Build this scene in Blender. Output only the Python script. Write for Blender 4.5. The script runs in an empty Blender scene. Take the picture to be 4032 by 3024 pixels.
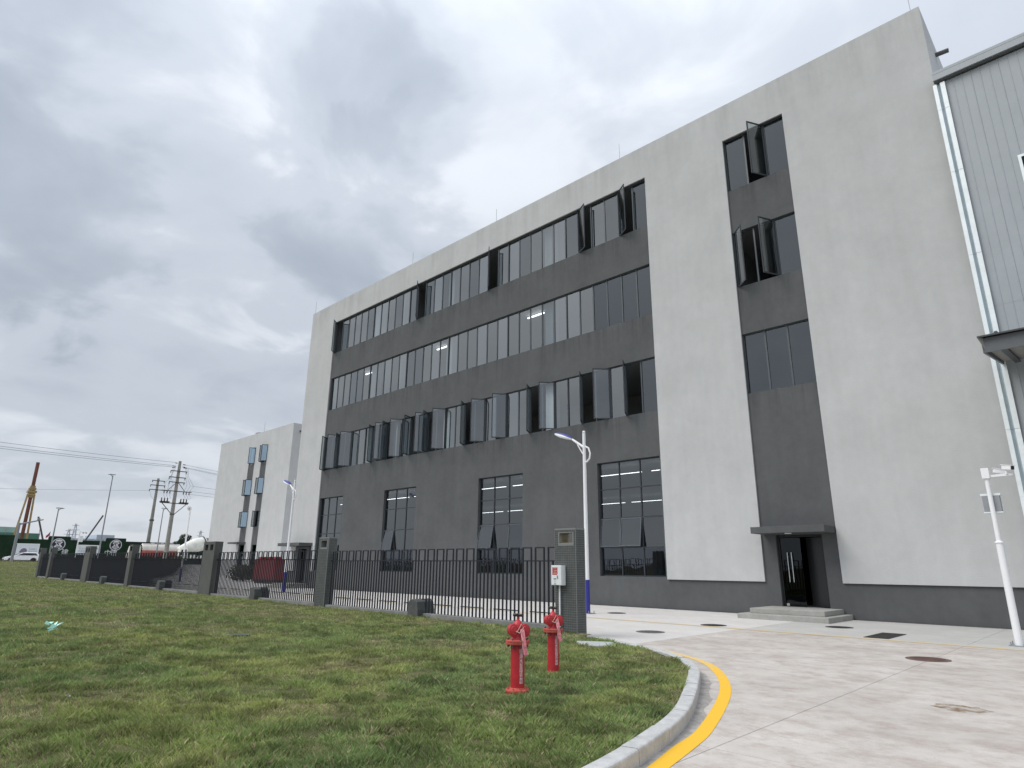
import bpy, math, random
import numpy as np
from mathutils import Vector, Matrix, noise as mnoise

random.seed(7)
rng = np.random.default_rng(11)
R = math.radians
scene = bpy.context.scene
COL = scene.collection

# ---------------------------------------------------------------- camera
YAW, PITCH, ROLL, FPX = -0.768607, 0.281431, 0.0093402, 2487.79
cy, sy, cp, sp = math.cos(YAW), math.sin(YAW), math.cos(PITCH), math.sin(PITCH)
fwd = Vector((sy * cp, cy * cp, sp))
right0 = Vector((cy, -sy, 0.0))
up0 = right0.cross(fwd)
right = math.cos(ROLL) * right0 + math.sin(ROLL) * up0
up = -math.sin(ROLL) * right0 + math.cos(ROLL) * up0
cam_data = bpy.data.cameras.new('camera')
cam = bpy.data.objects.new('camera', cam_data)
COL.objects.link(cam)
cam.matrix_world = Matrix(((right.x, up.x, -fwd.x, 0), (right.y, up.y, -fwd.y, 0), (right.z, up.z, -fwd.z, 1.55), (0, 0, 0, 1)))
cam_data.sensor_width = 36.0
cam_data.lens = FPX / 4032 * 36
cam_data.clip_start = 0.1
cam_data.clip_end = 5000
scene.camera = cam

# ---------------------------------------------------------------- sky, sun, exposure
SUN_EL, SUN_AZ = R(52), R(212)          # azimuth clockwise from +Y: behind the camera, a little left
world = bpy.data.worlds.new('World')
scene.world = world
world.use_nodes = True
wn, wl = world.node_tree.nodes, world.node_tree.links
wn.clear()


def node(nt, typ, **kw):
    n = nt.nodes.new(typ)
    for k, v in kw.items():
        if k.startswith('i_'):
            key = k[2:]
            n.inputs[int(key) if key.isdigit() else key].default_value = v
        else:
            setattr(n, k, v)
    return n


W = world.node_tree
out = node(W, 'ShaderNodeOutputWorld')
sky = node(W, 'ShaderNodeTexSky', sky_type='NISHITA', sun_disc=False, sun_elevation=SUN_EL, sun_rotation=SUN_AZ)
sky.air_density, sky.dust_density = 1.0, 3.0
bg_sky = node(W, 'ShaderNodeBackground', i_Strength=0.08)
wl.new(sky.outputs[0], bg_sky.inputs[0])
tc = node(W, 'ShaderNodeTexCoord')
sep = node(W, 'ShaderNodeSeparateXYZ')
wl.new(tc.outputs['Generated'], sep.inputs[0])


def wmath(op, a, b=None, c=None, clamp=False):
    n = node(W, 'ShaderNodeMath', operation=op, use_clamp=clamp)
    for i, v in enumerate((a, b, c)):
        if v is None:
            continue
        if isinstance(v, (int, float)):
            n.inputs[i].default_value = v
        else:
            wl.new(v, n.inputs[i])
    return n.outputs[0]


zc = wmath('MAXIMUM', sep.outputs[2], 0.0)
den = wmath('ADD', zc, 0.22)
comb = node(W, 'ShaderNodeCombineXYZ')
wl.new(wmath('DIVIDE', sep.outputs[0], den), comb.inputs[0])
wl.new(wmath('DIVIDE', sep.outputs[1], den), comb.inputs[1])
n_big = node(W, 'ShaderNodeTexNoise', i_Scale=1.1, i_Detail=6.0, i_Roughness=0.5, i_Distortion=0.25)
mp = node(W, 'ShaderNodeMapping')
mp.inputs['Location'].default_value = (3.1, 1.7, 0)
wl.new(comb.outputs[0], mp.inputs[0])
wl.new(mp.outputs[0], n_big.inputs['Vector'])
n_fine = node(W, 'ShaderNodeTexNoise', i_Scale=3.0, i_Detail=8.0, i_Roughness=0.52, i_Distortion=0.35)
wl.new(mp.outputs[0], n_fine.inputs['Vector'])


def blob(d, r0, r1):
    """a broad cloud mass round the direction d"""
    v = Vector(d).normalized()
    dp = node(W, 'ShaderNodeVectorMath', operation='DOT_PRODUCT')
    wl.new(tc.outputs['Generated'], dp.inputs[0])
    dp.inputs[1].default_value = v
    wob = wmath('MULTIPLY_ADD', n_fine.outputs[0], 0.07, -0.035)
    s = wmath('ADD', dp.outputs['Value'], wob)
    mr = node(W, 'ShaderNodeMapRange', interpolation_type='SMOOTHSTEP')
    wl.new(s, mr.inputs[0])
    mr.inputs[1].default_value = math.cos(R(r1))
    mr.inputs[2].default_value = math.cos(R(r0))
    return mr.outputs[0]


def img_dir(px, py):
    return right * ((px - 2016) / FPX) + up * (-(py - 1512) / FPX) + fwd


dark = None
for px, py, r0, r1, k in ((230, 860, 0, 13, .74), (820, 780, 0, 12, .58), (1400, 880, 0, 12, .78), (400, 90, 0, 14, .76), (1280, 430, 0, 12, .68),
                          (450, 1400, 0, 14, .46), (1050, 1430, 0, 9, .42), (2750, 230, 0, 12, .30), (-900, 500, 0, 24, .6), (5200, -300, 0, 26, .6)):
    b = wmath('MULTIPLY', blob(img_dir(px, py), r0, r1), k)
    dark = b if dark is None else wmath('MAXIMUM', dark, b)
lowfade = node(W, 'ShaderNodeMapRange', interpolation_type='SMOOTHSTEP')
wl.new(sep.outputs[2], lowfade.inputs[0]); lowfade.inputs[1].default_value = 0.0; lowfade.inputs[2].default_value = 0.22
nz = wmath('ADD', wmath('MULTIPLY', wmath('MULTIPLY_ADD', n_big.outputs[0], 1.7, -0.85), lowfade.outputs[0]), 0.27)
nf = wmath('MULTIPLY', wmath('MULTIPLY_ADD', n_fine.outputs[0], 1.7, -0.85), lowfade.outputs[0])
dk = wmath('ADD', wmath('MULTIPLY', dark, 0.80), wmath('MULTIPLY', nz, 0.50))
dk = wmath('ADD', dk, wmath('MULTIPLY', nf, 0.50), clamp=True)
ramp = node(W, 'ShaderNodeValToRGB')
ramp.color_ramp.interpolation = 'EASE'
els = ramp.color_ramp.elements
els[0].position, els[0].color = 0.0, (0.77, 0.81, 0.87, 1)
els[1].position, els[1].color = 1.0, (0.405, 0.455, 0.53, 1)
e = els.new(0.45); e.color = (0.585, 0.635, 0.71, 1)
wl.new(dk, ramp.inputs[0])
# overcast sky is brighter towards the zenith
zen = wmath('MULTIPLY_ADD', wmath('POWER', zc, 2.5), 0.80, 0.76)
bg_cl = node(W, 'ShaderNodeBackground')
wl.new(ramp.outputs[0], bg_cl.inputs[0])
wl.new(zen, bg_cl.inputs[1])
mixs = node(W, 'ShaderNodeMixShader', i_0=0.90)
wl.new(bg_sky.outputs[0], mixs.inputs[1])
wl.new(bg_cl.outputs[0], mixs.inputs[2])
wl.new(mixs.outputs[0], out.inputs[0])

sun_data = bpy.data.lights.new('sun', 'SUN')
sun_data.energy = 1.5
sun_data.angle = R(35)
sun_data.color = (1.0, 0.96, 0.9)
sun = bpy.data.objects.new('sun', sun_data)
COL.objects.link(sun)
sdir = Vector((math.sin(SUN_AZ) * math.cos(SUN_EL), math.cos(SUN_AZ) * math.cos(SUN_EL), math.sin(SUN_EL)))
sun.rotation_euler = sdir.to_track_quat('Z', 'Y').to_euler()
vs = scene.view_settings
vs.view_transform, vs.look, vs.exposure, vs.gamma, vs.use_curve_mapping = 'Standard', 'None', 0.38, 1.0, False
scene.cycles.max_bounces = 8
scene.cycles.transparent_max_bounces = 16


# ---------------------------------------------------------------- helpers
def tag(o, label=None, cat=None, group=None, kind=None):
    if label: o['label'] = label
    if cat: o['category'] = cat
    if group: o['group'] = group
    if kind: o['kind'] = kind
    return o


def thing(name, label, cat, loc=(0, 0, 0), group=None, rz=0.0):
    o = bpy.data.objects.new(name, None)
    o.empty_display_size = 0.3
    COL.objects.link(o)
    o.location = loc
    o.rotation_euler = (0, 0, rz)
    return tag(o, label, cat, group)


class MB:
    """collects shapes; build() links them as ONE mesh object"""
    def __init__(s):
        s.v, s.f = [], []

    def add(s, vs_, fs_):
        n = len(s.v)
        s.v.extend([tuple(p) for p in vs_])
        s.f.extend([tuple(i + n for i in f) for f in fs_])
        return s

    def quad(s, a, b, c, d):
        return s.add((a, b, c, d), ((0, 1, 2, 3),))

    def box(s, x0, x1, y0, y1, z0, z1):
        return s.add(((x0, y0, z0), (x1, y0, z0), (x1, y1, z0), (x0, y1, z0), (x0, y0, z1), (x1, y0, z1), (x1, y1, z1), (x0, y1, z1)),
                     ((3, 2, 1, 0), (4, 5, 6, 7), (0, 1, 5, 4), (1, 2, 6, 5), (2, 3, 7, 6), (3, 0, 4, 7)))

    def hexa(s, lo, hi):
        return s.add(list(lo) + list(hi), ((3, 2, 1, 0), (4, 5, 6, 7), (0, 1, 5, 4), (1, 2, 6, 5), (2, 3, 7, 6), (3, 0, 4, 7)))

    def bar(s, p0, p1, w, h=None, upv=(0, 0, 1)):
        p0, p1 = Vector(p0), Vector(p1)
        d = (p1 - p0).normalized()
        a = d.cross(Vector(upv))
        if a.length < 1e-4: a = d.cross(Vector((1, 0, 0)))
        a.normalize(); b = a.cross(d)
        h = w if h is None else h
        q = [a * w / 2 * i + b * h / 2 * j for i, j in ((-1, -1), (1, -1), (1, 1), (-1, 1))]
        return s.hexa([p0 + k for k in q], [p1 + k for k in q])

    def tube(s, pts, r, n=10, cap=True):
        pts = [Vector(p) for p in pts]
        rs = r if isinstance(r, (list, tuple)) else [r] * len(pts)
        base = len(s.v)
        prev = None
        for i, p in enumerate(pts):
            d = (pts[min(i + 1, len(pts) - 1)] - pts[max(i - 1, 0)]).normalized()
            if prev is None:
                a = d.cross(Vector((0, 0, 1)))
                if a.length < 1e-3: a = d.cross(Vector((1, 0, 0)))
            else:
                a = prev - d * prev.dot(d)
            a.normalize(); prev = a
            b = d.cross(a)
            for k in range(n):
                t = 2 * math.pi * k / n
                s.v.append(tuple(p + (a * math.cos(t) + b * math.sin(t)) * rs[i]))
        for i in range(len(pts) - 1):
            for k in range(n):
                q = base + i * n
                s.f.append((q + k, q + (k + 1) % n, q + n + (k + 1) % n, q + n + k))
        if cap:
            s.f.append(tuple(base + k for k in reversed(range(n))))
            s.f.append(tuple(base + (len(pts) - 1) * n + k for k in range(n)))
        return s

    def lathe(s, prof, c=(0, 0, 0), n=24, axis='Z'):
        base = len(s.v)
        for r, z in prof:
            for k in range(n):
                t = 2 * math.pi * k / n
                x, y = r * math.cos(t), r * math.sin(t)
                q = (x, y, z) if axis == 'Z' else ((z, x, y) if axis == 'X' else (y, z, x))
                s.v.append((c[0] + q[0], c[1] + q[1], c[2] + q[2]))
        for i in range(len(prof) - 1):
            for k in range(n):
                q = base + i * n
                s.f.append((q + k, q + (k + 1) % n, q + n + (k + 1) % n, q + n + k))
        s.f.append(tuple(base + k for k in reversed(range(n))))
        s.f.append(tuple(base + (len(prof) - 1) * n + k for k in range(n)))
        return s

    def prism(s, poly, d):
        """planar polygon (3D points) extruded by vector d"""
        n = len(poly); d = Vector(d)
        P = [Vector(p) for p in poly]
        return s.add(P + [p + d for p in P], [tuple(reversed(range(n))), tuple(range(n, 2 * n))] + [(i, (i + 1) % n, n + (i + 1) % n, n + i) for i in range(n)])

    def mesh(s, name, mat, smooth=False, shift=(0, 0, 0)):
        me = bpy.data.meshes.new(name)
        v = s.v if not any(shift) else [(a - shift[0], b - shift[1], c - shift[2]) for a, b, c in s.v]
        me.from_pydata(v, [], s.f)
        if mat: me.materials.append(mat)
        if smooth:
            me.polygons.foreach_set('use_smooth', [True] * len(me.polygons))
            try: me.set_sharp_from_angle(angle=R(40))
            except Exception: pass
        me.update()
        return me

    def build(s, name, mat, parent=None, smooth=False, world=False, bevel=0.0):
        """world=True: vertices are world coordinates and the parent chain only moves (never turns)"""
        shift = (0, 0, 0)
        if world and parent is not None:
            p, acc = parent, Vector((0, 0, 0))
            while p is not None:
                acc += p.location; p = p.parent
            shift = tuple(acc)
        o = bpy.data.objects.new(name, s.mesh(name, mat, smooth, shift))
        COL.objects.link(o)
        o.parent = parent
        if bevel:
            m = o.modifiers.new('bevel', 'BEVEL'); m.width = bevel; m.segments = 2; m.limit_method = 'ANGLE'; m.angle_limit = R(40)
        return o


def link(me, name, parent, loc=(0, 0, 0), rot=(0, 0, 0)):
    o = bpy.data.objects.new(name, me)
    COL.objects.link(o)
    o.parent = parent
    o.location = loc
    o.rotation_euler = rot
    return o


def dup(root, loc, label=None, rz=None):
    """copy of a thing with copies of its parts and sub-parts"""
    r = root.copy(); COL.objects.link(r); r.location = loc
    if rz is not None: r.rotation_euler = (0, 0, rz)
    if label: r['label'] = label
    for ch in list(root.children):
        c = ch.copy(); COL.objects.link(c); c.parent = r
        for g in list(ch.children):
            d = g.copy(); COL.objects.link(d); d.parent = c
    return r


# ---------------------------------------------------------------- materials
def mat(name, col, rough=0.6, metal=0.0, var=0.0, vscale=1.0, bump=0.0, bscale=20.0, spec=0.5, streak=0.0, col2=None, stretch=(1, 1, 1), coat=0.0, emit=0.0):
    m = bpy.data.materials.new(name)
    m.use_nodes = True
    nt = m.node_tree
    b = nt.nodes['Principled BSDF']
    b.inputs['Roughness'].default_value = rough
    b.inputs['Metallic'].default_value = metal
    b.inputs['Specular IOR Level'].default_value = spec
    b.inputs['Coat Weight'].default_value = coat
    c = (*col, 1)
    b.inputs['Base Color'].default_value = c
    if emit:
        b.inputs['Emission Color'].default_value = c
        b.inputs['Emission Strength'].default_value = emit
    if var or bump or streak:
        geo = node(nt, 'ShaderNodeNewGeometry')
        mpn = node(nt, 'ShaderNodeMapping')
        mpn.inputs['Scale'].default_value = stretch
        nt.links.new(geo.outputs['Position'], mpn.inputs[0])
    if var:
        n1 = node(nt, 'ShaderNodeTexNoise', i_Scale=vscale, i_Detail=6.0, i_Roughness=0.62)
        n2 = node(nt, 'ShaderNodeTexNoise', i_Scale=vscale * 7.3, i_Detail=4.0, i_Roughness=0.6)
        nt.links.new(mpn.outputs[0], n1.inputs['Vector']); nt.links.new(mpn.outputs[0], n2.inputs['Vector'])
        ad = node(nt, 'ShaderNodeMath', operation='MULTIPLY_ADD', i_1=0.4)
        nt.links.new(n2.outputs[0], ad.inputs[0]); nt.links.new(n1.outputs[0], ad.inputs[2])
        mr = node(nt, 'ShaderNodeMapRange', i_1=0.45, i_2=0.95)
        nt.links.new(ad.outputs[0], mr.inputs[0])
        mx = node(nt, 'ShaderNodeMix', data_type='RGBA')
        nt.links.new(mr.outputs[0], mx.inputs[0])
        lo = [x * (1 - var) for x in col]; hi = [min(1, x * (1 + var)) for x in (col2 or col)]
        mx.inputs[6].default_value = (*lo, 1); mx.inputs[7].default_value = (*hi, 1)
        last = mx.outputs[2]
        if streak:
            ms = node(nt, 'ShaderNodeMapping'); ms.inputs['Scale'].default_value = (2.2, 2.2, 0.16)
            nt.links.new(geo.outputs['Position'], ms.inputs[0])
            n3 = node(nt, 'ShaderNodeTexNoise', i_Scale=1.0, i_Detail=5.0, i_Roughness=0.6)
            nt.links.new(ms.outputs[0], n3.inputs['Vector'])
            m3 = node(nt, 'ShaderNodeMapRange', i_1=0.35, i_2=0.75, i_3=1.0 - streak, i_4=1.0 + streak * 0.4)
            nt.links.new(n3.outputs[0], m3.inputs[0])
            mm = node(nt, 'ShaderNodeVectorMath', operation='SCALE')
            nt.links.new(last, mm.inputs[0]); nt.links.new(m3.outputs[0], mm.inputs['Scale'])
            last = mm.outputs[0]
        nt.links.new(last, b.inputs['Base Color'])
    if bump:
        nb = node(nt, 'ShaderNodeTexNoise', i_Scale=bscale, i_Detail=4.0)
        nt.links.new(mpn.outputs[0], nb.inputs['Vector'])
        bp = node(nt, 'ShaderNodeBump', i_Strength=bump, i_Distance=0.02)
        nt.links.new(nb.outputs[0], bp.inputs['Height'])
        nt.links.new(bp.outputs[0], b.inputs['Normal'])
    return m


def dirt_and_shade_runs(m, edges, length, k, xs=2.6):
    """dark runs below the given heights: dirt under sills, painted dimming under the parapet"""
    nt = m.node_tree; b = nt.nodes['Principled BSDF']
    old = b.inputs['Base Color'].links[0].from_socket
    geo = node(nt, 'ShaderNodeNewGeometry'); sp_ = node(nt, 'ShaderNodeSeparateXYZ'); nt.links.new(geo.outputs['Position'], sp_.inputs[0])
    mp_ = node(nt, 'ShaderNodeMapping'); mp_.inputs['Scale'].default_value = (xs, xs, .12); nt.links.new(geo.outputs['Position'], mp_.inputs[0])
    n = node(nt, 'ShaderNodeTexNoise', i_Scale=1.0, i_Detail=7.0, i_Roughness=0.7); nt.links.new(mp_.outputs[0], n.inputs['Vector'])
    mr = node(nt, 'ShaderNodeMapRange', i_1=0.47, i_2=0.72); nt.links.new(n.outputs[0], mr.inputs[0])
    tot = None
    for e in edges:
        up_ = node(nt, 'ShaderNodeMath', operation='LESS_THAN', i_1=e); nt.links.new(sp_.outputs[2], up_.inputs[0])
        fall = node(nt, 'ShaderNodeMapRange', i_1=e - length, i_2=e); nt.links.new(sp_.outputs[2], fall.inputs[0])
        q = node(nt, 'ShaderNodeMath', operation='MULTIPLY'); nt.links.new(up_.outputs[0], q.inputs[0]); nt.links.new(fall.outputs[0], q.inputs[1])
        if tot is None: tot = q
        else:
            a = node(nt, 'ShaderNodeMath', operation='MAXIMUM'); nt.links.new(tot.outputs[0], a.inputs[0]); nt.links.new(q.outputs[0], a.inputs[1]); tot = a
    f = node(nt, 'ShaderNodeMath', operation='MULTIPLY'); nt.links.new(tot.outputs[0], f.inputs[0]); nt.links.new(mr.outputs[0], f.inputs[1])
    g_ = node(nt, 'ShaderNodeMath', operation='MULTIPLY_ADD', i_1=-k, i_2=1.0); nt.links.new(f.outputs[0], g_.inputs[0])
    sc_ = node(nt, 'ShaderNodeVectorMath', operation='SCALE'); nt.links.new(old, sc_.inputs[0]); nt.links.new(g_.outputs[0], sc_.inputs['Scale'])
    nt.links.new(sc_.outputs[0], b.inputs['Base Color'])


def glass_mat(name, refl, trans, base, tint):
    """coated window glass: mirror part + tinted see-through part, more mirror at grazing angles"""
    m = bpy.data.materials.new(name)
    m.use_nodes = True
    nt = m.node_tree
    nt.nodes.clear()
    o = node(nt, 'ShaderNodeOutputMaterial')
    gl = node(nt, 'ShaderNodeBsdfGlossy', i_Color=(*refl, 1), i_Roughness=0.015)
    tr = node(nt, 'ShaderNodeBsdfTransparent', i_Color=(*trans, 1))
    lw = node(nt, 'ShaderNodeLayerWeight', i_Blend=0.5)
    fr = node(nt, 'ShaderNodeMath', operation='POWER', i_1=4.0)
    nt.links.new(lw.outputs['Facing'], fr.inputs[0])
    k = node(nt, 'ShaderNodeMath', operation='MULTIPLY_ADD', i_1=0.9, i_2=base + 0.05, use_clamp=True)
    nt.links.new(fr.outputs[0], k.inputs[0])
    mx = node(nt, 'ShaderNodeMixShader')
    nt.links.new(k.outputs[0], mx.inputs[0]); nt.links.new(tr.outputs[0], mx.inputs[1]); nt.links.new(gl.outputs[0], mx.inputs[2])
    nt.links.new(mx.outputs[0], o.inputs[0])
    # slow waviness of the sheet
    geo = node(nt, 'ShaderNodeNewGeometry')
    nb = node(nt, 'ShaderNodeTexNoise', i_Scale=1.3, i_Detail=1.0)
    nt.links.new(geo.outputs['Position'], nb.inputs['Vector'])
    bp = node(nt, 'ShaderNodeBump', i_Strength=0.05, i_Distance=0.05)
    nt.links.new(nb.outputs[0], bp.inputs['Height'])
    nt.links.new(bp.outputs[0], gl.inputs['Normal'])
    return m


M_light = mat('light_grey_stucco', (0.498, 0.508, 0.510), 0.9, var=0.075, vscale=0.6, bump=0.25, bscale=30, streak=0.045, spec=0.2)
M_dark = mat('dark_grey_stucco', (0.102, 0.107, 0.111), 0.85, var=0.15, vscale=0.6, bump=0.2, bscale=30, streak=0.07, spec=0.25)
dirt_and_shade_runs(M_dark, (16.98, 12.53, 8.06), 1.5, 0.40)
dirt_and_shade_runs(M_light, (21.22,), 2.6, 0.20, 1.3)  # dimmer light at the wall top, painted in as streaks below the parapet
M_alu = mat('charcoal_aluminium', (0.035, 0.042, 0.05), 0.4, spec=0.5)
M_alu2 = mat('slate_aluminium', (0.07, 0.085, 0.10), 0.45, spec=0.5)
M_glass = glass_mat('window_glass', (0.86, 0.89, 0.89), (0.42, 0.47, 0.48), 0.19, 0)
M_glass_sash = glass_mat('sash_glass', (0.86, 0.90, 0.93), (0.60, 0.66, 0.68), 0.13, 0)
M_glass_b = glass_mat('window_glass_paler', (0.86, 0.90, 0.91), (0.45, 0.50, 0.51), 0.24, 0)
M_glass_c = glass_mat('window_glass_deeper', (0.82, 0.87, 0.88), (0.40, 0.45, 0.47), 0.145, 0)
M_glass_d = glass_mat('window_glass_dark', (0.76, 0.83, 0.86), (0.36, 0.42, 0.45), 0.085, 0)
M_glass_skytint = glass_mat('window_glass_sky_tint', (0.66, 0.84, 1.0), (0.35, 0.45, 0.50), 0.42, 0)  # blue of the reflected sky put into the glass tint
M_glass_lo = glass_mat('ground_window_glass', (0.78, 0.83, 0.86), (0.42, 0.46, 0.48), 0.10, 0)
M_glass_clear = glass_mat('clear_glass', (0.8, 0.88, 1.0), (0.55, 0.6, 0.62), 0.05, 0)
M_glass_door = glass_mat('dark_door_glass', (0.5, 0.55, 0.6), (0.10, 0.11, 0.12), 0.0, 0)
M_room = mat('room_wall_paint', (0.30, 0.31, 0.32), 0.9, var=0.06)
M_curtain = mat('white_column_paint', (0.70, 0.73, 0.75), 0.8, var=0.06)
M_tubelight = mat('lit_tube', (1.0, 1.0, 1.0), 0.5, emit=4.0)
M_conc = mat('pink_grey_road_concrete', (0.455, 0.42, 0.387), 0.85, var=0.13, vscale=0.55, bump=0.3, bscale=40, col2=(0.51, 0.482, 0.452), spec=0.25)
M_conc2 = mat('pale_grey_concrete', (0.46, 0.455, 0.44), 0.85, var=0.10, vscale=0.8, bump=0.3, bscale=40, spec=0.25)
M_conc3 = mat('new_white_concrete', (0.58, 0.565, 0.55), 0.85, var=0.08, vscale=0.8, bump=0.3, bscale=40, spec=0.25)
M_step = mat('step_concrete', (0.34, 0.34, 0.32), 0.9, var=0.16, vscale=3, bump=0.4, bscale=30, spec=0.2)
M_kerb = mat('kerb_stone', (0.46, 0.465, 0.465), 0.85, var=0.22, vscale=7, bump=0.3, bscale=60, spec=0.3)
M_soil = mat('soil', (0.10, 0.085, 0.06), 0.95, var=0.3, vscale=2, bump=0.4, bscale=25, spec=0.1)
M_fence = mat('dark_slate_steel', (0.022, 0.025, 0.033), 0.6, spec=0.25)
M_tile = mat('grey_mosaic_tile', (0.072, 0.08, 0.08), 0.4, var=0.30, vscale=9, spec=0.45)
M_grout = mat('grout', (0.20, 0.21, 0.205), 0.9)
M_greyrender = mat('pillar_grey_render', (0.090, 0.094, 0.091), 0.9, var=0.15, vscale=3, bump=0.2)
M_tan = mat('tan_mortar', (0.32, 0.29, 0.22), 0.9, var=0.2, vscale=8)
M_block = mat('rough_concrete_block', (0.092, 0.098, 0.098), 0.9, var=0.2, vscale=5, bump=0.5, bscale=25, spec=0.2)
M_plinth = mat('fence_plinth_concrete', (0.22, 0.225, 0.22), 0.9, var=0.25, vscale=3, bump=0.3, spec=0.2)
M_white = mat('white_paint', (0.80, 0.81, 0.83), 0.4, spec=0.5)
M_whitecar = mat('white_car_paint', (0.80, 0.82, 0.85), 0.3, spec=0.5, coat=0.5)
M_blue = mat('blue_paint', (0.022, 0.026, 0.25), 0.4)
M_lampblue = mat('lamp_top_blue', (0.05, 0.06, 0.30), 0.4)
M_lens = mat('lamp_lens', (0.35, 0.36, 0.36), 0.25)
M_steelgrey = mat('galvanised_grey', (0.30, 0.32, 0.34), 0.45, metal=0.3, var=0.12, vscale=3)
M_galv = mat('bright_galvanised_sheet', (0.80, 0.86, 0.88), 0.38, metal=0.15, var=0.07, vscale=4)
M_galv2 = mat('galvanised_web', (0.42, 0.50, 0.54), 0.4, metal=0.15, var=0.1, vscale=4)
M_clad = mat('pale_steel_cladding', (0.36, 0.395, 0.42), 0.5, var=0.05, vscale=1.5, spec=0.4)
M_trim = mat('dark_roof_trim', (0.05, 0.055, 0.06), 0.5)
M_gut = mat('grey_gutter', (0.13, 0.14, 0.145), 0.5)
M_canopy = mat('canopy_fascia_grey', (0.105, 0.115, 0.125), 0.5, var=0.1, vscale=2)
M_soffit = mat('canopy_soffit', (0.28, 0.27, 0.25), 0.6, var=0.15, vscale=1)
M_black = mat('black_rubber', (0.012, 0.012, 0.013), 0.6)
M_blackmetal = mat('black_metal', (0.015, 0.016, 0.018), 0.35)
M_chrome = mat('brushed_steel', (0.62, 0.64, 0.66), 0.28, metal=0.9)
M_red = mat('hydrant_red', (0.44, 0.022, 0.032), 0.42, var=0.18, vscale=9, bump=0.1, bscale=60, spec=0.5)
M_redworn = mat('worn_red_flange', (0.46, 0.09, 0.07), 0.55, var=0.35, vscale=14, spec=0.4)
M_tape = mat('pink_white_tape', (0.50, 0.06, 0.09), 0.5, var=0.5, vscale=30, col2=(0.58, 0.22, 0.25))
M_wire = mat('loose_white_wire', (0.6, 0.5, 0.42), 0.5)
M_textwhite = mat('white_lettering', (0.8, 0.74, 0.76), 0.6)
M_boxwhite = mat('cabinet_white', (0.74, 0.78, 0.79), 0.4)
M_boxred = mat('cabinet_red_label', (0.42, 0.05, 0.045), 0.4)
M_boxgrey = mat('cabinet_grey_label', (0.42, 0.46, 0.46), 0.5)
M_boxdark = mat('cabinet_dark_slot', (0.12, 0.12, 0.12), 0.4)
M_iron = mat('cast_iron', (0.13, 0.125, 0.12), 0.75, var=0.25, vscale=12, bump=0.4, bscale=60)
M_irondark = mat('dark_cast_iron', (0.035, 0.033, 0.033), 0.7, var=0.25, vscale=12)
M_rust = mat('rusty_cover', (0.12, 0.072, 0.062), 0.85, var=0.3, vscale=5)
M_slabcover = mat('grey_cover_slab', (0.40, 0.43, 0.43), 0.8, var=0.12, vscale=5)
M_bag = mat('mint_plastic', (0.42, 0.78, 0.68), 0.35)
M_paper = mat('white_scrap', (0.8, 0.8, 0.78), 0.7)
M_hoard = mat('green_hoarding', (0.017, 0.037, 0.021), 0.95, var=0.35, vscale=0.6, bump=0.5, bscale=8, spec=0.1)
M_hoardtrim = mat('hoarding_trim', (0.02, 0.025, 0.025), 0.7)
M_poleconc = mat('weathered_pole_concrete', (0.25, 0.245, 0.22), 0.9, var=0.25, vscale=0.8)
M_polesteel = mat('dark_pole_steel', (0.09, 0.09, 0.085), 0.6, var=0.2, vscale=1)
M_insul = mat('insulator_dark', (0.04, 0.028, 0.025), 0.4)
M_cable = mat('cable', (0.20, 0.215, 0.235), 0.7)
M_lamppole = mat('lamp_pole_grey', (0.24, 0.255, 0.28), 0.5)
M_rig = mat('rig_rust_red', (0.17, 0.065, 0.045), 0.8, var=0.3, vscale=0.6)
M_rigyellow = mat('rig_yellow', (0.36, 0.26, 0.11), 0.7, var=0.3, vscale=0.6)
M_net = mat('green_scaffold_net', (0.10, 0.26, 0.19), 0.9, var=0.2, vscale=0.35)
M_net2 = mat('pale_green_net', (0.33, 0.46, 0.43), 0.9, var=0.15, vscale=0.35)
M_sign = mat('sign_white', (0.62, 0.66, 0.69), 0.5, var=0.06, vscale=0.8)
M_signgrey = mat('sign_grey_print', (0.30, 0.33, 0.36), 0.6)
M_signpurple = mat('sign_dark_print', (0.16, 0.15, 0.20), 0.6)
M_logo_w = mat('logo_white', (0.62, 0.63, 0.65), 0.5)
M_logo_k = mat('logo_navy', (0.012, 0.013, 0.03), 0.5)
M_flag = mat('flag_red', (0.45, 0.06, 0.07), 0.7)
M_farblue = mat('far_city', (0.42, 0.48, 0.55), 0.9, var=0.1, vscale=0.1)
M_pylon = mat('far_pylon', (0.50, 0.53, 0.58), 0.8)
M_glassdark = mat('dark_car_glass', (0.012, 0.014, 0.018), 0.08, spec=0.6)
M_tyre = mat('tyre', (0.018, 0.018, 0.02), 0.85)
M_rim = mat('wheel_rim', (0.30, 0.31, 0.32), 0.35, metal=0.6)
M_carblack = mat('car_black_trim', (0.02, 0.021, 0.023), 0.5)
M_tankred = mat('tanker_red', (0.40, 0.10, 0.085), 0.55, var=0.25, vscale=1.2)
M_tankwhite = mat('tanker_dusty_white', (0.55, 0.53, 0.49), 0.6, var=0.2, vscale=1.2)
M_mixwhite = mat('mixer_white', (0.70, 0.71, 0.66), 0.5, var=0.2, vscale=1.5)
M_chassis = mat('truck_chassis', (0.05, 0.048, 0.045), 0.8, var=0.3, vscale=2)
M_mud = mat('muddy_steel', (0.16, 0.145, 0.125), 0.85, var=0.35, vscale=3)
M_redmach = mat('red_machine_paint', (0.19, 0.015, 0.02), 0.5, var=0.15, vscale=3)
M_leaf = mat('dark_leaves', (0.045, 0.06, 0.028), 0.8, var=0.4, vscale=3)
M_leafbrown = mat('brownish_leaves', (0.075, 0.072, 0.04), 0.85, var=0.4, vscale=2)
M_trunk = mat('bark', (0.10, 0.08, 0.06), 0.9)


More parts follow.
